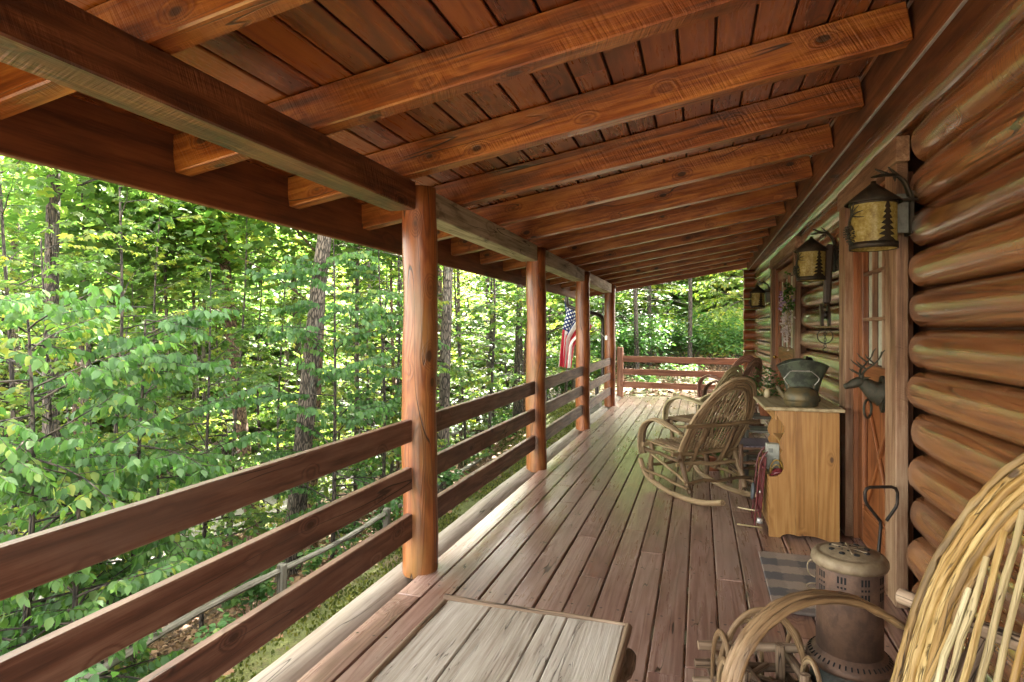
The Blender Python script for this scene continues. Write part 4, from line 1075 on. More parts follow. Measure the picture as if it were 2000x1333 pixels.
for o_ in (0, .016):
    P = [(-.15 + .3 * (.5 - .5 * math.cos(a)), .01 + o_ * .6, .14 + (.25 - o_) * math.sin(a)) for a in np.linspace(0, PI, 26)]
    P = [(-.15, .01, .04)] + P + [(.15, .01, .04)]; m_.tube(P, .009, 8, wob=.05)
m_.build('handle', M['willow'], tp)
pc = thing('pine_cone', 'grey pine cone lying inside the twig basket', 'pine cone', (.24, 2.25, .055))
m_ = MB()
for k in range(70):
    tt = k / 70; a = k * 2.4; r = .04 * math.sin(PI * (tt * .85 + .1))
    m_.box((math.cos(a) * r, math.sin(a) * r, -.035 + .09 * tt), (.02, .016, .006), rot=Euler((0, rad(-30), a)).to_matrix(), ch=.002)
m_.build('scales', M['twig'], pc)

# ------------------------------------------------------------------ woven stool, slatted stand, potted flowers among the chairs
t = NT('woven_strap'); co = t.n('ShaderNodeTexCoord').outputs['Object']; sx = t.n('ShaderNodeSeparateXYZ', {0: co})
ck = t.m('MULTIPLY', t.m('SINE', t.m('MULTIPLY', sx.outputs[0], 160.0)), t.m('SINE', t.m('MULTIPLY', sx.outputs[1], 160.0)))
c = t.mix(t.ss(ck, -.3, .3), (.06, .05, .07), (.23, .20, .24))
M['woven'] = t.done(t.bsdf(Base_Color=c, Roughness=.6, Normal=t.bump(ck, .4, .004)))
ws = thing('woven_stool', 'low stool with dark woven seat between rocker and cabinet', 'stool', (.47, 5.62, 0), rad(10))
m_ = MB(); m_.box((0, 0, .40), (.36, .40, .022), ch=.01); m_.build('seat', M['woven'], ws)
for sx_ in (-1, 1):
    for sy_ in (-1, 1): MB().tube([(sx_ * .18, sy_ * .2, 0), (sx_ * .178, sy_ * .198, .2), (sx_ * .18, sy_ * .2, .425)], .019, 10, wob=.04).build('leg', M['willow_dark'], ws)
for sy_ in (-1, 1):
    for zz in (.14, .27, .39): MB().tube([(-.18, sy_ * .2, zz), (.18, sy_ * .2, zz)], .012, 8).build('stretcher', M['willow_dark'], ws)
for sx_ in (-1, 1):
    for zz in (.18, .39): MB().tube([(sx_ * .18, -.2, zz), (sx_ * .18, .2, zz)], .012, 8).build('stretcher', M['willow_dark'], ws)
st_ = thing('plant_stand', 'grey slatted wooden plant stand against the log wall', 'plant stand', (.66, 6.28, 0), 0)
for k in range(4): MB().box((0, 0, .16 + .13 * k), (.5, .30, .022), ax=0, ch=.004).build('shelf', M['fence'], st_)
for sx_ in (-1, 1):
    for sy_ in (-1, 1): MB().box((sx_ * .235, sy_ * .165, .29), (.03, .03, .58), ax=2).build('leg', M['fence'], st_)
def potplant(loc, label, seed, petals, h=.3, nl=260, sp=.17):
    pt = thing('potted_plant', label, 'potted plant', loc)
    m_ = MB(); m_.lathe([(0, 0), (.065, 0), (.088, .13), (.095, .13), (.095, .155), (.085, .155), (.08, .12), (0, .12)], 26); m_.build('pot', M['clay'], pt)
    q = random.Random(seed); m_ = MB(); fl_ = MB(); stm = MB()
    for k in range(nl):
        a = q.uniform(0, 2 * PI); r = sp * math.sqrt(q.random()); z = .14 + h * q.random() * (1 - .5 * r / sp)
        p = Vector((r * math.cos(a), r * math.sin(a), z)); d = Vector((math.cos(a + q.uniform(-1, 1)), math.sin(a + q.uniform(-1, 1)), q.uniform(-.5, .6))).normalized(); L = q.uniform(.035, .06)
        e = d.cross(Vector((0, 0, 1))).normalized() * L * .36
        m_.add([p, p + d * L * .5 + e, p + d * L, p + d * L * .5 - e], [(0, 1, 2), (0, 2, 3)], tone=q.random() * .8)
        if k % 9 == 0: stm.tube([(0, 0, .11), p * .6 + Vector((0, 0, .05)), p], .0025, 5)
        if petals and k % 12 == 0:
            p2 = p + Vector((0, 0, .03)); fl_ = MB()
            for w_ in range(5):
                b2 = 2 * PI * w_ / 5; d2 = Vector((math.cos(b2), math.sin(b2), .4)).normalized() * .022; e2 = Vector((-math.sin(b2), math.cos(b2), 0)) * .011
                fl_.add([p2, p2 + d2 * .7 + e2, p2 + d2, p2 + d2 * .7 - e2], [(0, 1, 2, 3)], tone=.5)
            fl_.build('flower', petals, pt)
    stm.build('stems', M['dogwood'], pt); m_.build('leaves', M['dogwood'], pt)
    return pt
potplant((.62, 6.27, .56), 'leafy green plant in a clay pot on the grey slatted stand', 2, None, .38, 420, .22)
potplant((.12, 6.28, .0), 'pot of pink flowers on the deck behind the rocking chair', 5, M['petal_pink'], .55, 420, .2)

# ------------------------------------------------------------------ downspout and flag
ds = thing('downspout', 'dark bronze downspout curving from the eave down past the last post', 'downspout', (0, 0, 0))
P = smooth_path([(-2.34, 10.9, 1.99), (-2.33, 10.9, 1.88), (-2.27, 10.92, 1.80), (-1.9, 10.85, 1.70), (-1.76, 11.03, 1.655), (-1.71, 11.12, 1.58), (-1.71, 11.15, 1.40)], 26)
MB().tube(P, .034, 14).build('elbow', M['downspout'], ds)
MB().tube([(-1.71, 11.15, 1.41), (-1.71, 11.15, .9), (-1.715, 11.15, .60)], .036, 14).build('pipe', M['downspout'], ds)
MB().tube(smooth_path([(-1.715, 11.15, .61), (-1.72, 11.15, .52), (-1.79, 11.15, .38), (-1.82, 11.15, .28), (-1.82, 11.15, -.4)], 20), .035, 14).build('pipe', M['downspout'], ds)
MB().box((-1.68, 11.15, .95), (.09, .03, .02)).build('strap', M['downspout'], ds)
g_ = thing('splash_block', 'green plastic splash tray under the downspout', 'splash tray', (-1.86, 11.2, gzs(-1.86, 11.2)))
m_ = MB(); m_.lathe([(0, 0), (.13, 0), (.16, .05), (.165, .05), (.14, -.0), (0, .01)], 24, sy=1.5); m_.build('tray', M['green_plastic'], g_)
hgt = -.02 - gzs(-1.86, 11.2)
if hgt > 0.2: MB().box((0, 0, hgt / 2 - .1), (.2, .3, max(.05, hgt - .2))).build('stand', M['fence'], g_); g_.children[0].location.z = hgt - .19

t = NT('flag_cloth'); uvn = t.n('ShaderNodeUVMap'); uvn.uv_map = 'UVMap'
sx = t.n('ShaderNodeSeparateXYZ', {0: uvn.outputs[0]}); u, v = sx.outputs[0], sx.outputs[1]   # u along hoist from the top, v along fly
odd = t.m('MODULO', t.m('FLOOR', t.m('MULTIPLY', u, 13.0)), 2.0)
c = t.mix(odd, (.42, .015, .035), (.75, .72, .7))
cant = t.m('MULTIPLY', t.m('LESS_THAN', u, 7 / 13), t.m('LESS_THAN', v, .40))
su = t.m('MULTIPLY', u, 13 / 7 * 5.0); sv = t.m('MULTIPLY', v, 6.0 / .40)
def dots(a, b):
    fa = t.m('SUBTRACT', t.m('FRACT', a), .5); fb = t.m('SUBTRACT', t.m('FRACT', b), .5)
    return t.m('LESS_THAN', t.m('SQRT', t.m('ADD', t.m('MULTIPLY', fa, fa), t.m('MULTIPLY', fb, fb))), 0.22)
st1 = dots(su, sv); st2 = dots(t.m('ADD', su, .5), t.m('ADD', sv, .5))
inn = t.m('MULTIPLY', t.m('MULTIPLY', t.m('GREATER_THAN', u, .05), t.m('LESS_THAN', u, .49)), t.m('MULTIPLY', t.m('GREATER_THAN', v, .033), t.m('LESS_THAN', v, .367)))
stars = t.m('MAXIMUM', st1, t.m('MULTIPLY', st2, inn))
c = t.mix(cant, c, t.mix(stars, (.012, .03, .14), (.8, .8, .8)))
b = t.bsdf(Base_Color=c, Roughness=.7); tr = t.n('ShaderNodeBsdfTranslucent', {0: c})
M['flag'] = t.done(t.n('ShaderNodeMixShader', {0: .35, 1: b.outputs[0], 2: tr.outputs[0]}))
fg = thing('flag', 'stars and stripes flag drooping from a pole on the last round post', 'flag', (-1.67, 11.0, 1.27))
tipv = Vector((-.72, -.02, .66))
MB().tube([(0.02, 0, -.02), tuple(tipv * .5), tuple(tipv * 1.02)], .0115, 9).build('pole', M['wire'], fg)
m_ = MB(); m_.lathe([(0, -.02), (.016, -.012), (.02, 0), (.012, .016), (0, .02)], 14); o = m_.build('finial', M['brass'], fg); o.location = tipv * 1.03
MB().box((.045, 0, -.03), (.05, .05, .09), ch=.006).build('bracket', M['wire'], fg)
NU, NV = 60, 60; V = []; UV = []
for j in range(NV + 1):
    vv = j / NV
    for i in range(NU + 1):
        uu = i / NU
        hp = tipv * (1.0 - 0.70 * uu)
        drop = 1.22 * vv
        gather = 1 - .62 * sstep(0, .5, vv)
        x = tipv.x + (hp.x - tipv.x) * gather - .10 * vv
        z = hp.z * (1 - .35 * float(sstep(0, 1, vv)) * 1.0) + (.23 * float(sstep(0, 1, vv))) - drop * (1 - .22 * uu)
        y = hp.y + float(sstep(0, .25, vv)) * (.075 * math.sin(uu * 19 + vv * 1.5) + .02 * math.sin(uu * 31 + 1))
        x += float(sstep(0, .25, vv)) * .028 * math.cos(uu * 19 + vv)
        V.append((x, y, z)); UV.append((uu, vv))
F = []
for j in range(NV):
    for i in range(NU):
        a = j * (NU + 1) + i; F += [a, a + 1, a + NU + 2, a + NU + 1]
o = np_mesh('cloth', V, F, [4] * (NU * NV), M['flag'], parent=fg, smooth=True)
ul = o.data.uv_layers.new(name='UVMap')
li = np.zeros(len(o.data.loops), dtype=np.int32); o.data.loops.foreach_get('vertex_index', li)
ul.data.foreach_set('uv', np.array(UV, dtype=np.float32)[li].ravel())

# ------------------------------------------------------------------ split-rail fence outside
fx = -4.3
fn = thing('split_rail_fence', 'lichen grey split rail fence on the bank below the porch', 'fence', (fx, 7.7, 0))
fy = [0.9, 3.15, 5.46, 7.73, 10.0, 12.3, 14.6, 16.9]
for k, y in enumerate(fy):
    zb = gzs(fx, y); zt_ = -1.12 - .018 * max(0, y - 5)
    MB().box((R.uniform(-.02, .02), y - 7.7, (zb - .15 + zt_) / 2), (.085, .085, zt_ - zb + .15), ax=2, ch=.012).build('post', M['fence'], fn)
for k in range(len(fy) - 1):
    z0 = -1.19 - .018 * max(0, fy[k] - 5); z1 = -1.19 - .018 * max(0, fy[k + 1] - 5); ym = (fy[k] + fy[k + 1]) / 2
    P = smooth_path([(.0, fy[k] - 7.7 - .03, z0), (.02 * (-1) ** k, ym - 7.7, (z0 + z1) / 2 + .035 * (-1) ** (k // 2)), (0.0, fy[k + 1] - 7.7 + .03, z1)], 12)
    MB().tube(P, [.042 + R.uniform(-.005, .005) for _ in P], 8, wob=.1, flat=.7, smooth=False).build('rail', M['fence'], fn)

# ------------------------------------------------------------------ foliage
def leaf_arrays(P, D, N, L, tone, shape):
    P, D, N, L = map(np.asarray, (P, D, N, L))
    D = D / np.linalg.norm(D, axis=1, keepdims=True)
    E_ = np.cross(N, D); E_ /= (np.linalg.norm(E_, axis=1, keepdims=True) + 1e-9)
    N = np.cross(D, E_); L = L[:, None]
    if shape == 'ovate':
        co = [(0, 0, 0), (.28, .30, .05), (.62, .27, .03), (1.0, 0, -.12), (.62, -.27, .03), (.28, -.30, .05), (.48, 0, -.035)]
        fc = [(0, 6, 2, 1), (6, 3, 2), (0, 5, 4, 6), (6, 4, 3)]
    elif shape == 'maple':
        co = [(0, 0, 0), (.12, .42, -.02), (.62, .50, -.06), (.52, .20, .04), (1.0, 0, -.10), (.52, -.20, .04), (.62, -.50, -.06), (.12, -.42, -.02)]
        fc = [(0, 3, 2, 1), (0, 4, 3), (0, 5, 4), (0, 7, 6, 5)]
    elif shape == 'needle':
        co = [(0, 0, 0), (.5, .13, 0), (1, 0, -.05), (.5, -.13, 0)]; fc = [(0, 3, 2, 1)]
    else:
        co = [(0, 0, 0), (.5, .34, .05), (1, 0, -.06), (.5, -.34, .05)]; fc = [(0, 2, 1), (0, 3, 2)]
    V = np.stack([P + D * (a * L) + E_ * (b * L) + N * (c_ * L) for a, b, c_ in co], 1).reshape(-1, 3)
    n = len(P); k = len(co); base = (np.arange(n) * k)[:, None]
    fl = []; lt = []
    idx = np.concatenate([np.array(f) for f in fc])
    F = (base + idx[None, :]).ravel(); T = np.tile([len(f) for f in fc], n)
    return V, F, T, np.repeat(np.asarray(tone), k)
class Leaves:
    def __init__(s): s.P = []; s.D = []; s.N = []; s.L = []; s.T = []
    def add(s, p, d, n, l, t): s.P.append(tuple(p)); s.D.append(tuple(d)); s.N.append(tuple(n)); s.L.append(l); s.T.append(t)
    def build(s, name, mat, parent, shape):
        V, F, T, tn = leaf_arrays(s.P, s.D, s.N, s.L, s.T, shape)
        return np_mesh(name, V, F, T, mat, tn, parent)

def spray_tree(root, seed, H, z_lo, nb, blen, leafL, mat, barkm, shape='ovate', trunk_r=.03, droop=.25, twig_gap=.13, leaf_gap=.06, leaf_droop=.5, up=.25, lean=(0, 0), azr=(0, 2 * PI), flatn=.55, yellow=.12, twig_k=.42):
    q = random.Random(seed); lv = Leaves(); tk = MB()
    nseg = 14
    tp = [Vector((lean[0] * z + .06 * math.sin(z * .9 + seed), lean[1] * z + .06 * math.cos(z * .7 + seed * 2), z)) for z in [H * k / nseg - .15 for k in range(nseg + 1)]]
    tk.tube(tp, [trunk_r * (1 - .85 * k / nseg) + .004 for k in range(nseg + 1)], 9, wob=.06, rnd=q)
    for b in range(nb):
        f = (b + q.random()) / nb
        z = z_lo + (H - z_lo) * f
        k = min(nseg - 1, int((z + .15) / H * nseg)); base = tp[k].lerp(tp[k + 1], ((z + .15) / H * nseg) - k)
        az = q.uniform(*azr); L = blen * (1 - .55 * f) * q.uniform(.6, 1.15)
        d = Vector((math.cos(az), math.sin(az), up + q.uniform(-.3, .55)))
        P = []; p = base.copy(); n = 9
        for i in range(n):
            P.append(p.copy()); d.z -= droop * L / n * 1.1; d.x += q.uniform(-.12, .12); d.y += q.uniform(-.12, .12); d.normalize(); p = p + d * (L / (n - 1))
        tk.tube(P, [max(.0025, trunk_r * .42 * (1 - .4 * f) * (1 - i / n)) for i in range(n)], 5, caps=False, rnd=q)
        bt = q.random() * .35
        s_ = 0.25 * L; side = 1
        while s_ < L:
            i = min(n - 2, int(s_ / L * (n - 1))); u_ = s_ / L * (n - 1) - i
            o = P[i].lerp(P[i + 1], u_); dm = (P[i + 1] - P[i]).normalized()
            lat = Vector((-dm.y, dm.x, 0)).normalized() * side
            td = (dm * .75 + lat * q.uniform(.6, 1.1) + Vector((0, 0, q.uniform(-.45, .4)))).normalized()
            tl = min(.75, twig_k * (L - s_) + .16) * q.uniform(.7, 1.2)
            tp2 = [o, o + td * tl * .5 + Vector((0, 0, -.01)), o + td * tl + Vector((0, 0, -.10 * tl * droop * 4))]
            tk.tube(tp2, [.0035, .0025, .0012], 3, caps=False, rnd=q)
            m = max(2, int(tl / leaf_gap))
            for j in range(m + 1):
                w = (j + .6) / (m + 1); pos = tp2[0].lerp(tp2[1], w * 2) if w < .5 else tp2[1].lerp(tp2[2], w * 2 - 1)
                for sd_ in ((-1, 1) if j < m else (0,)):
                    la = Vector((-td.y, td.x, 0)).normalized() * sd_
                    ld = td * q.uniform(.25, .8) + la * q.uniform(.5, 1.0) + Vector((q.uniform(-.2, .2), q.uniform(-.2, .2), -leaf_droop * q.uniform(.2, 1.5)))
                    nn = Vector((q.gauss(0, flatn), q.gauss(0, flatn), 1)).normalized()
                    tn = q.uniform(0.1, .75) + bt - .1
                    if q.random() < yellow: tn += .3
                    lv.add(pos, ld, nn, leafL * q.uniform(.6, 1.15), min(1, max(0, tn)))
            side = -side; s_ += twig_gap * q.uniform(.7, 1.3)
    tk.build('trunk', barkm, root)
    lv.build('crown', mat, root, shape)
    return root

def cloud_crown(seed, n, clumps, ext, zc, leafL, mat, shape='simple', flat=.45, cl=.55, yellow=.15, droop=.3, parent=None, hollow=.35):
    q = np.random.RandomState(seed)
    d = q.normal(size=(clumps, 3)); d /= np.linalg.norm(d, axis=1, keepdims=True)
    r = (hollow + (1 - hollow) * q.rand(clumps) ** .6)[:, None]
    C = d * r * np.array(ext) + np.array([0, 0, zc])
    ct = q.rand(clumps) * .5
    k = q.randint(0, clumps, n)
    off = q.normal(size=(n, 3)) * np.array([cl, cl, cl * flat])
    P = C[k] + off
    D = np.concatenate([q.normal(size=(n, 2)), -droop * 2 * q.rand(n, 1) + .1], 1)
    N = np.concatenate([q.normal(size=(n, 2)) * .5, np.ones((n, 1))], 1)
    T = np.clip(ct[k] + q.rand(n) * .5 + (q.rand(n) < yellow) * .3, 0, 1)
    V, F, LT, tn = leaf_arrays(P, D, N, leafL * (.6 + .6 * q.rand(n)), T, shape)
    o = np_mesh('crown', V, F, LT, mat, tn, parent)
    return o, C

def pol(az, dist):
    a = rad(az); x, y = -math.sin(a) * dist, math.cos(a) * dist
    return x, y
def pix(px): return math.degrees(math.atan(0.31102)) - math.degrees(math.atan((px - 1000) / 1180))

# ---- proto plants
def root_(name, label, cat, group=None): return thing(name, label, cat, (0, 0, 0), 0, group)
placed = []
def put(proto, first, x, y, rz, sc, label=None, group=None, dz=0.0):
    o = proto if first else copy_tree(proto)
    o.location = (x, y, gzs(x, y) + dz); o.rotation_euler = (0, 0, rz); o.scale = (sc, sc, sc)
    if label: o['label'] = label
    if group: o['group'] = group
    placed.append((x, y))
    return o

q = random.Random(77)
# near dogwood shrubs on the bank (large drooping oval leaves)
DL = ['leafy dogwood with big drooping oval leaves at the lower left edge', 'dogwood branch mass just behind the top rail board, left of the leaning oak',
      'dogwood sprays low under the rail boards at the left', 'dogwood with level leaf sprays in front of the leaning oak trunk', 'small dogwood beside the nearest post, over the fence']
for i, (px, dist, H, sc) in enumerate(((40, 6.5, 3.9, 1.0), (270, 7.6, 4.0, 1.0), (150, 6.3, 2.4, 1.0), (650, 9.8, 5.2, 1.0), (745, 10.6, 5.2, 1.0))):
    o = root_('dogwood_tree', DL[i], 'dogwood')
    spray_tree(o, 40 + i, H, .35, (46, 44, 30, 34, 28)[i], (2.1, 1.9, 1.5, 1.9, 1.7)[i], .10, M['dogwood'], M['bark_dark'], 'ovate', .034, .22, .105, .05, 1.5, .22, yellow=.06, flatn=.8)
    x, y = pol(pix(px), dist); put(o, True, x, y, q.uniform(0, 6), sc)
# maple saplings, three forms
ML = 'slender maple sapling with layered green leaf sprays in the woods left of the porch'
protos = []
for i in range(4):
    o = root_('maple_sapling', ML, 'sapling')
    spray_tree(o, 70 + i, (7.0, 6.0, 7.5, 6.5)[i], .7, 30, 1.75, .105, M['leaf'] if i < 2 else M['leaf_yellow'], M['bark_dark'], 'maple', .035, .2, .14, .066, .55, .3, lean=(.03 * (i - 1), .02), yellow=.12 + .08 * (i % 2))
    protos.append([o, False])
MS = [(20, 9.0, 0), (95, 8.4, 1), (205, 9.6, 0), (300, 10.8, 2), (395, 9.9, 1), (455, 12.2, 0), (545, 12.6, 3), (700, 12.8, 2), (765, 11.6, 1), (835, 14.2, 3), (905, 13.2, 0), (960, 12.4, 1), (1015, 14.6, 2), (1065, 13.4, 0), (1110, 15.5, 1),
      (60, 13.5, 2), (150, 14.5, 3), (250, 14.0, 1), (350, 15.2, 3), (430, 16.5, 2), (510, 16.0, 1), (600, 16.5, 0), (660, 17.5, 3), (740, 16.6, 2), (800, 18.5, 0), (870, 18.0, 2), (930, 18.6, 3), (990, 19.2, 1), (1060, 19.5, 3)]
for (px, dist, k) in MS:
    x, y = pol(pix(px), dist)
    put(protos[k][0], not protos[k][1], x, y, q.uniform(0, 6.28), q.uniform(.85, 1.15), ML, 'maple saplings in the woods left of the porch'); protos[k][1] = True

# straight and leaning trunks
def trunk_tree(name, label, cat, x, y, r, h, lean, bk, crown_proto=None, low=0, group=None, seed=0, rz=0):
    qq = random.Random(seed)
    o = thing(name, label, cat, (x, y, gzs(x, y) - .1), 0, group)
    m_ = MB(); n = 26
    P = [(lean[0] * z + .05 * math.sin(z * .6 + seed), lean[1] * z + .05 * math.cos(z * .5 + seed), z) for z in [h * k / n for k in range(n + 1)]]
    m_.tube(P, [r * (1 - .55 * k / n) * (1 + .35 * math.exp(-k * h / n / .35)) for k in range(n + 1)], 18, wob=.05, rnd=qq)
    for b in range(7 + low * 2):
        z = h * (.55 + .4 * qq.random()) if b < 7 else qq.uniform(1.5, h * .5)
        k = int(z / h * n); a = qq.uniform(0, 6.28); L = qq.uniform(1.2, 2.6) if b < 7 else qq.uniform(.8, 2.6)
        p0 = Vector(P[k]); d = Vector((math.cos(a), math.sin(a), .5 if b < 7 else .15))
        m_.tube(smooth_path([p0, p0 + d * L * .5 + Vector((0, 0, .1)), p0 + d * L], 7), [r * .22 * (1 - .13 * i) if b < 7 else .014 * (1 - .13 * i) for i in range(7)], 6, caps=False, rnd=qq)
    m_.build('trunk', bk, o)
    if crown_proto is not None:
        c_ = crown_proto[0] if not crown_proto[1] else crown_proto[0].copy()
        if crown_proto[1]: COL.objects.link(c_)
        crown_proto[1] = True
        c_.parent = o; c_.location = (lean[0] * h * .8, lean[1] * h * .8, h * .80); c_.rotation_euler = (0, 0, qq.uniform(0, 6))
    placed.append((x, y))
    return o
hc = [cloud_crown(3, 2600, 46, (2.3, 2.3, 1.7), 0, .20, M['leaf'], 'maple')[0], False]
cs = (math.cos(math.atan(.31102)), math.sin(math.atan(.31102)))
def lean_img(k): return (cs[0] * k, cs[1] * k)     # lean towards the picture's right
def at(px, Z):  # point at depth Z along the porch camera axis
    xr = (px - 1000) / 1180 * Z
    return xr * cs[0] - Z * cs[1], xr * cs[1] + Z * cs[0]
TR = [('oak_tree', 'thick rough barked oak leaning right, midway left of the nearest post', 'oak', 556, 9.9, .165, 10.5, .125, 'bark', 0),
      ('oak_tree', 'dark straight trunk near the left edge of the woods', 'oak', 118, 9.2, .135, 10.5, -.02, 'bark_dark', 6),
      ('pine_tree', 'reddish brown trunk leaning left, between the dark trunk and the leaning oak', 'pine', 505, 14.0, .17, 11.5, -.13, 'bark_red', 8),
      ('oak_tree', 'grey upright trunk just right of the nearest porch post', 'oak', 872, 11.5, .115, 11, .0, 'bark', 5),
      ('young_tree', 'thin dark trunk right of the dark straight trunk', 'young tree', 168, 12.5, .07, 9.5, .0, 'bark_dark', 8),
      ('young_tree', 'thin pale trunk with forked twigs below the fascia corner', 'young tree', 328, 13.5, .055, 9.5, .0, 'bark', 9),
      ('young_tree', 'thin mottled trunk between the leaning oak and the nearest post', 'young tree', 688, 13.0, .06, 10, .03, 'bark', 7),
      ('young_tree', 'slim reddish trunk close by the left of the nearest post', 'young tree', 778, 13.5, .045, 9.5, -.02, 'bark_red', 8),
      ('young_tree', 'thin dark leaning trunk left of the reddish leaning one', 'young tree', 408, 15.5, .06, 10, -.07, 'bark_dark', 8),
      ('young_tree', 'stubby brown trunk seen low between rail boards right of the oak base', 'young tree', 612, 12.0, .12, 9, .02, 'bark_red', 3),
      ('young_tree', 'dim trunk seen between the first and second porch posts', 'young tree', 1012, 15.0, .09, 10, .0, 'bark_dark', 5),
      ('oak_tree', 'pinkish brown trunk standing in the far woods beyond the end railing', 'oak', 1386, 27.0, .13, 11, .0, 'bark_red', 3),
      ('young_tree', 'second slim trunk in the far woods left of the pinkish one', 'young tree', 1345, 18.6, .07, 10.5, .0, 'bark_dark', 1),  # set close: its crown, out of view, is added to shade the deck end
      ('young_tree', 'dark trunk in the far woods next to the last round post', 'young tree', 1240, 17.6, .07, 10, .0, 'bark_dark', 5)]  # likewise carries an added unseen crown that dapples the far deck
for i, (nm, lb, ct, px, Z, r, h, ln, bk, low) in enumerate(TR):
    x, y = at(px, Z); trunk_tree(nm, lb, ct, x, y, r, h, lean_img(ln), M[bk], hc, low, None, i + 1)
TL = 'plain tall woodland trunk deep in the leafy woods beyond the porch'
for i in range(26):
    px = 10 + i * 44 + q.uniform(-15, 15); Z = q.uniform(14, 27)
    x, y = at(px, Z); trunk_tree('woodland_tree', TL, 'tree', x, y, q.uniform(.05, .13), q.uniform(9.5, 12), lean_img(q.uniform(-.05, .05)), M[('bark', 'bark_dark', 'bark_dark', 'bark_red')[i % 4]], hc if i % 5 == 0 else None, 6, 'tall trunks deep in the woods', 50 + i)

# bushy background trees
BL = 'bushy leafy tree filling the far background of the woods'
bp = []
for i, (mt_, ext, n) in enumerate((('leaf_yellow', (2.3, 2.3, 3.4), 5200), ('leaf', (2.5, 2.5, 3.8), 5600), ('leaf_yellow', (2.0, 2.0, 3.0), 4600))):
    o = root_('bushy_tree', BL, 'tree')
    c_, C = cloud_crown(20 + i, n, 70, ext, 4.1, .20, M[mt_], 'maple' if i < 2 else 'simple', cl=.42, parent=o, yellow=.1, hollow=.2)
    m_ = MB(); m_.tube([(0, 0, -.2), (.05, 0, 2), (0, .05, 4), (0, 0, 6.5)], [.09, .075, .055, .02], 8)
    for k in range(22): m_.tube(smooth_path([(0, 0, C[k][2] * .75), Vector(C[k]) * .5 + Vector((0, 0, C[k][2] * .42)), C[k]], 5), [.025, .02, .015, .01, .005], 4, caps=False)
    m_.build('trunk', M['bark_dark'], o); bp.append([o, False])
k = 0
for ring, (d0, d1, n) in enumerate(((21, 27, 20), (28, 36, 28), (38, 48, 34))):
    for i in range(n):
        px = -160 + (1330 if ring else 1290) * (i + q.uniform(.2, .8)) / n
        if ring: px = -160 + 1760 * (i + q.uniform(.2, .8)) / n
        x, y = pol(pix(px), q.uniform(d0, d1))
        if abs(x - (-12.5)) < 1.5 and y < 35: x -= 3.0
        j = k % 3; k += 1
        put(bp[j][0], not bp[j][1], x, y, q.uniform(0, 6.28), q.uniform(.85, 1.25) * (1.0, 1.3, 1.75)[ring], BL, 'bushy trees in the far background', -.3)
        bp[j][1] = True

# far end: hemlock, shrubs and a maple bough
def hemlock(root, seed, H, R0):
    qq = random.Random(seed); lv = Leaves(); tk = MB()
    tk.tube([(0, 0, -.2), (0, 0, H * .5), (.05, 0, H)], [.09, .06, .01], 9)
    nb = int(H * 11)
    for b in range(nb):
        f = (b + qq.random()) / nb; z = .3 + (H - .4) * f; a = b * 2.4 + qq.uniform(-.4, .4); L = R0 * (1 - f) ** .8 * qq.uniform(.7, 1.1) + .12
        P = [Vector((0, 0, z)) + Vector((math.cos(a), math.sin(a), .12 - .28 * t_ * L * .5)) * (L * t_) for t_ in (0, .35, .7, 1)]
        tk.tube(P, [.016, .011, .007, .002], 4, caps=False)
        n = int(L * 34)
        for j in range(n):
            t_ = qq.uniform(.12, 1); i = min(2, int(t_ * 3)); p = P[i].lerp(P[i + 1], t_ * 3 - i)
            s_ = qq.choice((-1, 1)); w = (1 - t_) * L * .45 + .08
            lat = Vector((-math.sin(a), math.cos(a), -.12)) * s_; p = p + lat * qq.uniform(0, w) + Vector((0, 0, qq.uniform(-.04, .02)))
            d = Vector((math.cos(a), math.sin(a), -.2)) * .7 + lat * qq.uniform(.3, .9)
            lv.add(p, d, (qq.gauss(0, .25), qq.gauss(0, .25), 1), qq.uniform(.12, .22), qq.random() * .8)
    tk.build('trunk', M['bark_dark'], root); lv.build('crown', M['hemlock'], root, 'needle')
for i, (px, Z, H, R0, lb) in enumerate(((1268, 19.5, 6.2, 2.0, 'feathery dark hemlock in the far woods seen past the end railing'), (1180, 18.5, 5.0, 1.8, 'shorter hemlock seen between the last two round posts'), (960, 16.0, 5.5, 1.9, 'hemlock with feathery sprays behind the first and second posts'), (720, 15.0, 4.2, 1.8, 'low feathery hemlock on the bank under the top rail board'))):
    o = root_('hemlock_tree', lb, 'hemlock'); hemlock(o, 5 + i, H, R0); x, y = at(px, Z); put(o, True, x, y, 1.0 * i, 1)
SL_ = 'low leafy shrub on the bank beyond the end railing'
shr = []
for i in range(2):
    o = root_('shrub', SL_, 'shrub'); c_, C = cloud_crown(60 + i, 2600, 34, (1.0, 1.0, .75), .85, .11, M['leaf_yellow' if i else 'dogwood'], 'ovate', cl=.22, parent=o, hollow=.1)
    m_ = MB()
    for k in range(18): m_.tube(smooth_path([(0, 0, -.1), Vector(C[k]) * .5, C[k]], 5), [.012, .01, .008, .006, .003], 4, caps=False)
    m_.build('stems', M['bark_dark'], o); shr.append([o, False])
for i, (px, Z) in enumerate(((1225, 18.0), (1300, 21.0), (1345, 19.6), (1400, 20.5), (1440, 18.6), (1470, 22.0), (1270, 23.5), (1375, 24.0), (1120, 17.0), (1150, 21.0), (1080, 17.6), (1420, 25.5), (1210, 26.0), (1330, 27.5))):
    x, y = at(px, Z); j = i % 2; put(shr[j][0], not shr[j][1], x, y, q.uniform(0, 6), q.uniform(.8, 1.25), SL_, 'shrubs beyond the end railing'); shr[j][1] = True
o = root_('maple_tree', 'bright yellow green maple boughs hanging beyond the end of the log wall', 'maple')
spray_tree(o, 91, 7.5, 1.6, 46, 2.6, .15, M['leaf_yellow'], M['bark_dark'], 'maple', .07, .3, .16, .085, .6, .25, yellow=.25)
x, y = at(1470, 19.0); put(o, True, x, y, .5, 1.0)
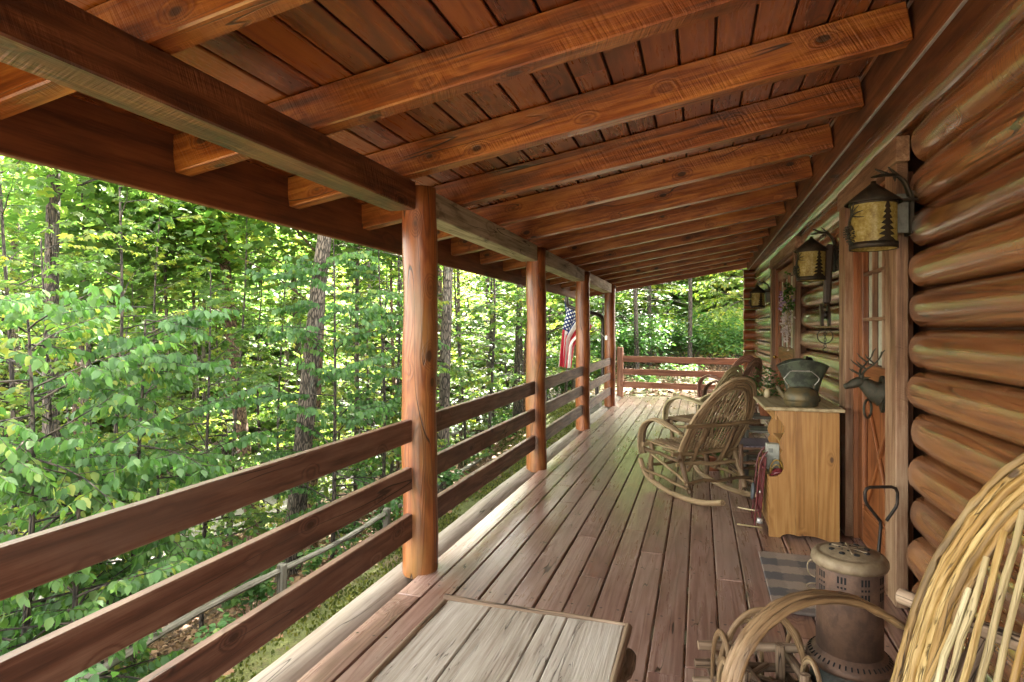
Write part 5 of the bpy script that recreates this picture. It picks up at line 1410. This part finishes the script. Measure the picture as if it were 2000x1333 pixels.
for i, (px, Z) in enumerate(((1180, 24.5), (1235, 26), (1285, 31), (1345, 33), (1395, 29), (1435, 34), (1480, 30), (1255, 39), (1310, 42), (1375, 44), (1425, 40), (1200, 36), (1210, 23.0), (1265, 28), (1305, 25.5), (1360, 30), (1415, 26.5), (1450, 31), (1500, 27), (1330, 36), (1240, 34), (1400, 38))):
    x, y = at(px, Z); j = i % 3; put(bp[j][0], False, x, y, q.uniform(0, 6), q.uniform(.8, 1.1), BL, 'bushy trees in the far background', -.4)

# small ground plants on the bank
GP = 'low green seedling plant on the leaf strewn bank near the fence'
gp_ = root_('seedling', GP, 'seedling')
c_, C = cloud_crown(81, 150, 9, (.24, .24, .14), .28, .085, M['dogwood'], 'ovate', cl=.08, parent=gp_, hollow=.2)
m_ = MB()
for k in range(9): m_.tube([(0, 0, -.05), Vector(C[k]) * .6, C[k]], [.004, .003, .002], 4, caps=False)
m_.build('stems', M['dogwood'], gp_)
fst = True
for i in range(48):
    x, y = -q.uniform(3.5, 9.5), q.uniform(1.2, 13.5)
    if i > 36: x, y = q.uniform(-3.5, 1.5), q.uniform(13.6, 17)
    put(gp_, fst, x, y, q.uniform(0, 6), q.uniform(.6, 1.5), GP, 'seedling plants on the bank'); fst = False

# leaf litter and moss
def scatter(name, n, xr, yr, L, mat, shape, up, kind='stuff', seed=1, keep=None, dz=.012):
    rs = np.random.RandomState(seed)
    X = rs.uniform(*xr, n); Y = rs.uniform(*yr, n)
    if keep is not None:
        m_ = keep(X, Y, rs); X, Y = X[m_], Y[m_]
    n = len(X); Z = gz(X, Y) + dz
    P = np.stack([X, Y, Z], 1); a = rs.uniform(0, 2 * PI, n)
    if up: D = np.stack([np.cos(a) * .6, np.sin(a) * .6, np.ones(n)], 1); N = np.stack([-np.sin(a), np.cos(a), np.full(n, .2)], 1)
    else: D = np.stack([np.cos(a), np.sin(a), rs.normal(0, .25, n)], 1); N = np.stack([rs.normal(0, .4, n), rs.normal(0, .4, n), np.ones(n)], 1)
    V, F, T, tn = leaf_arrays(P, D, N, L * (.5 + rs.rand(n)), rs.rand(n), shape)
    return tag(np_mesh(name, V, F, T, mat, tn), kind=kind)
scatter('leaf_litter', 26000, (-11, -3.1), (0, 15), .085, M['litter'], 'ovate', False, seed=2, keep=lambda X, Y, rs: rs.rand(len(X)) < np.clip((-X - 3.1) * 1.6, 0.04, 1))
scatter('leaf_litter', 16000, (-5, 6), (13, 24), .09, M['litter'], 'ovate', False, seed=3)
scatter('moss_grass', 60000, (-3.9, -1.7), (0.5, 13), .03, M['moss'], 'simple', True, seed=4, dz=0, keep=lambda X, Y, rs: (np.sin(X * 5 + Y * 1.7) + np.sin(Y * 3.1 - X * 2) + rs.rand(len(X)) * 2 > .2))

# ------------------------------------------------------------------ light and camera
SUN_EL, SUN_AZ = 50, 6      # azimuth degrees left of the porch direction (+Y)
w = bpy.data.worlds.new('World'); SC.world = w; w.use_nodes = True
nt = w.node_tree; bg = nt.nodes['Background']
sky = nt.nodes.new('ShaderNodeTexSky'); sky.sky_type = 'NISHITA'; sky.sun_disc = False
sky.sun_elevation = rad(SUN_EL); sky.sun_rotation = rad(-SUN_AZ); sky.air_density = 1.0; sky.dust_density = 3.0; sky.ozone_density = 1.0
hs = nt.nodes.new('ShaderNodeHueSaturation'); hs.inputs['Saturation'].default_value = 0.3
tn_ = nt.nodes.new('ShaderNodeMix'); tn_.data_type = 'RGBA'; tn_.blend_type = 'MULTIPLY'; tn_.inputs[0].default_value = 1.0; tn_.inputs[7].default_value = (1.08, 1.0, 0.86, 1)
nt.links.new(sky.outputs[0], hs.inputs['Color']); nt.links.new(hs.outputs[0], tn_.inputs[6]); nt.links.new(tn_.outputs[2], bg.inputs[0]); bg.inputs[1].default_value = 0.15
sd = bpy.data.lights.new('sun', 'SUN'); sd.energy = 4.0; sd.angle = rad(0.53); sd.color = (1.0, .93, .82)
so = bpy.data.objects.new('sun', sd); COL.objects.link(so)
dv = Vector((-math.sin(rad(SUN_AZ)) * math.cos(rad(SUN_EL)), math.cos(rad(SUN_AZ)) * math.cos(rad(SUN_EL)), math.sin(rad(SUN_EL))))
so.rotation_euler = (-dv).to_track_quat('-Z', 'Y').to_euler(); so.location = dv * 40

cam = bpy.data.cameras.new('camera'); co_ = bpy.data.objects.new('camera', cam); COL.objects.link(co_)
cam.sensor_width = 36; cam.lens = 1180 / 2000 * 36; cam.shift_y = -21.5 / 2000
co_.location = (0, 0, 1.38); co_.rotation_euler = (rad(90), 0, math.atan(367 / 1180))
cam.clip_start = .02; cam.clip_end = 1000
SC.camera = co_
vs_ = SC.view_settings; vs_.view_transform = 'Standard'; vs_.look = 'None'; vs_.exposure = 4.45; vs_.gamma = 1
SC.cycles.use_denoising = True; SC.cycles.max_bounces = 8; SC.cycles.diffuse_bounces = 2; SC.cycles.glossy_bounces = 4; SC.cycles.transmission_bounces = 4; SC.cycles.transparent_max_bounces = 4
SC.cycles.sample_clamp_indirect = 6.0
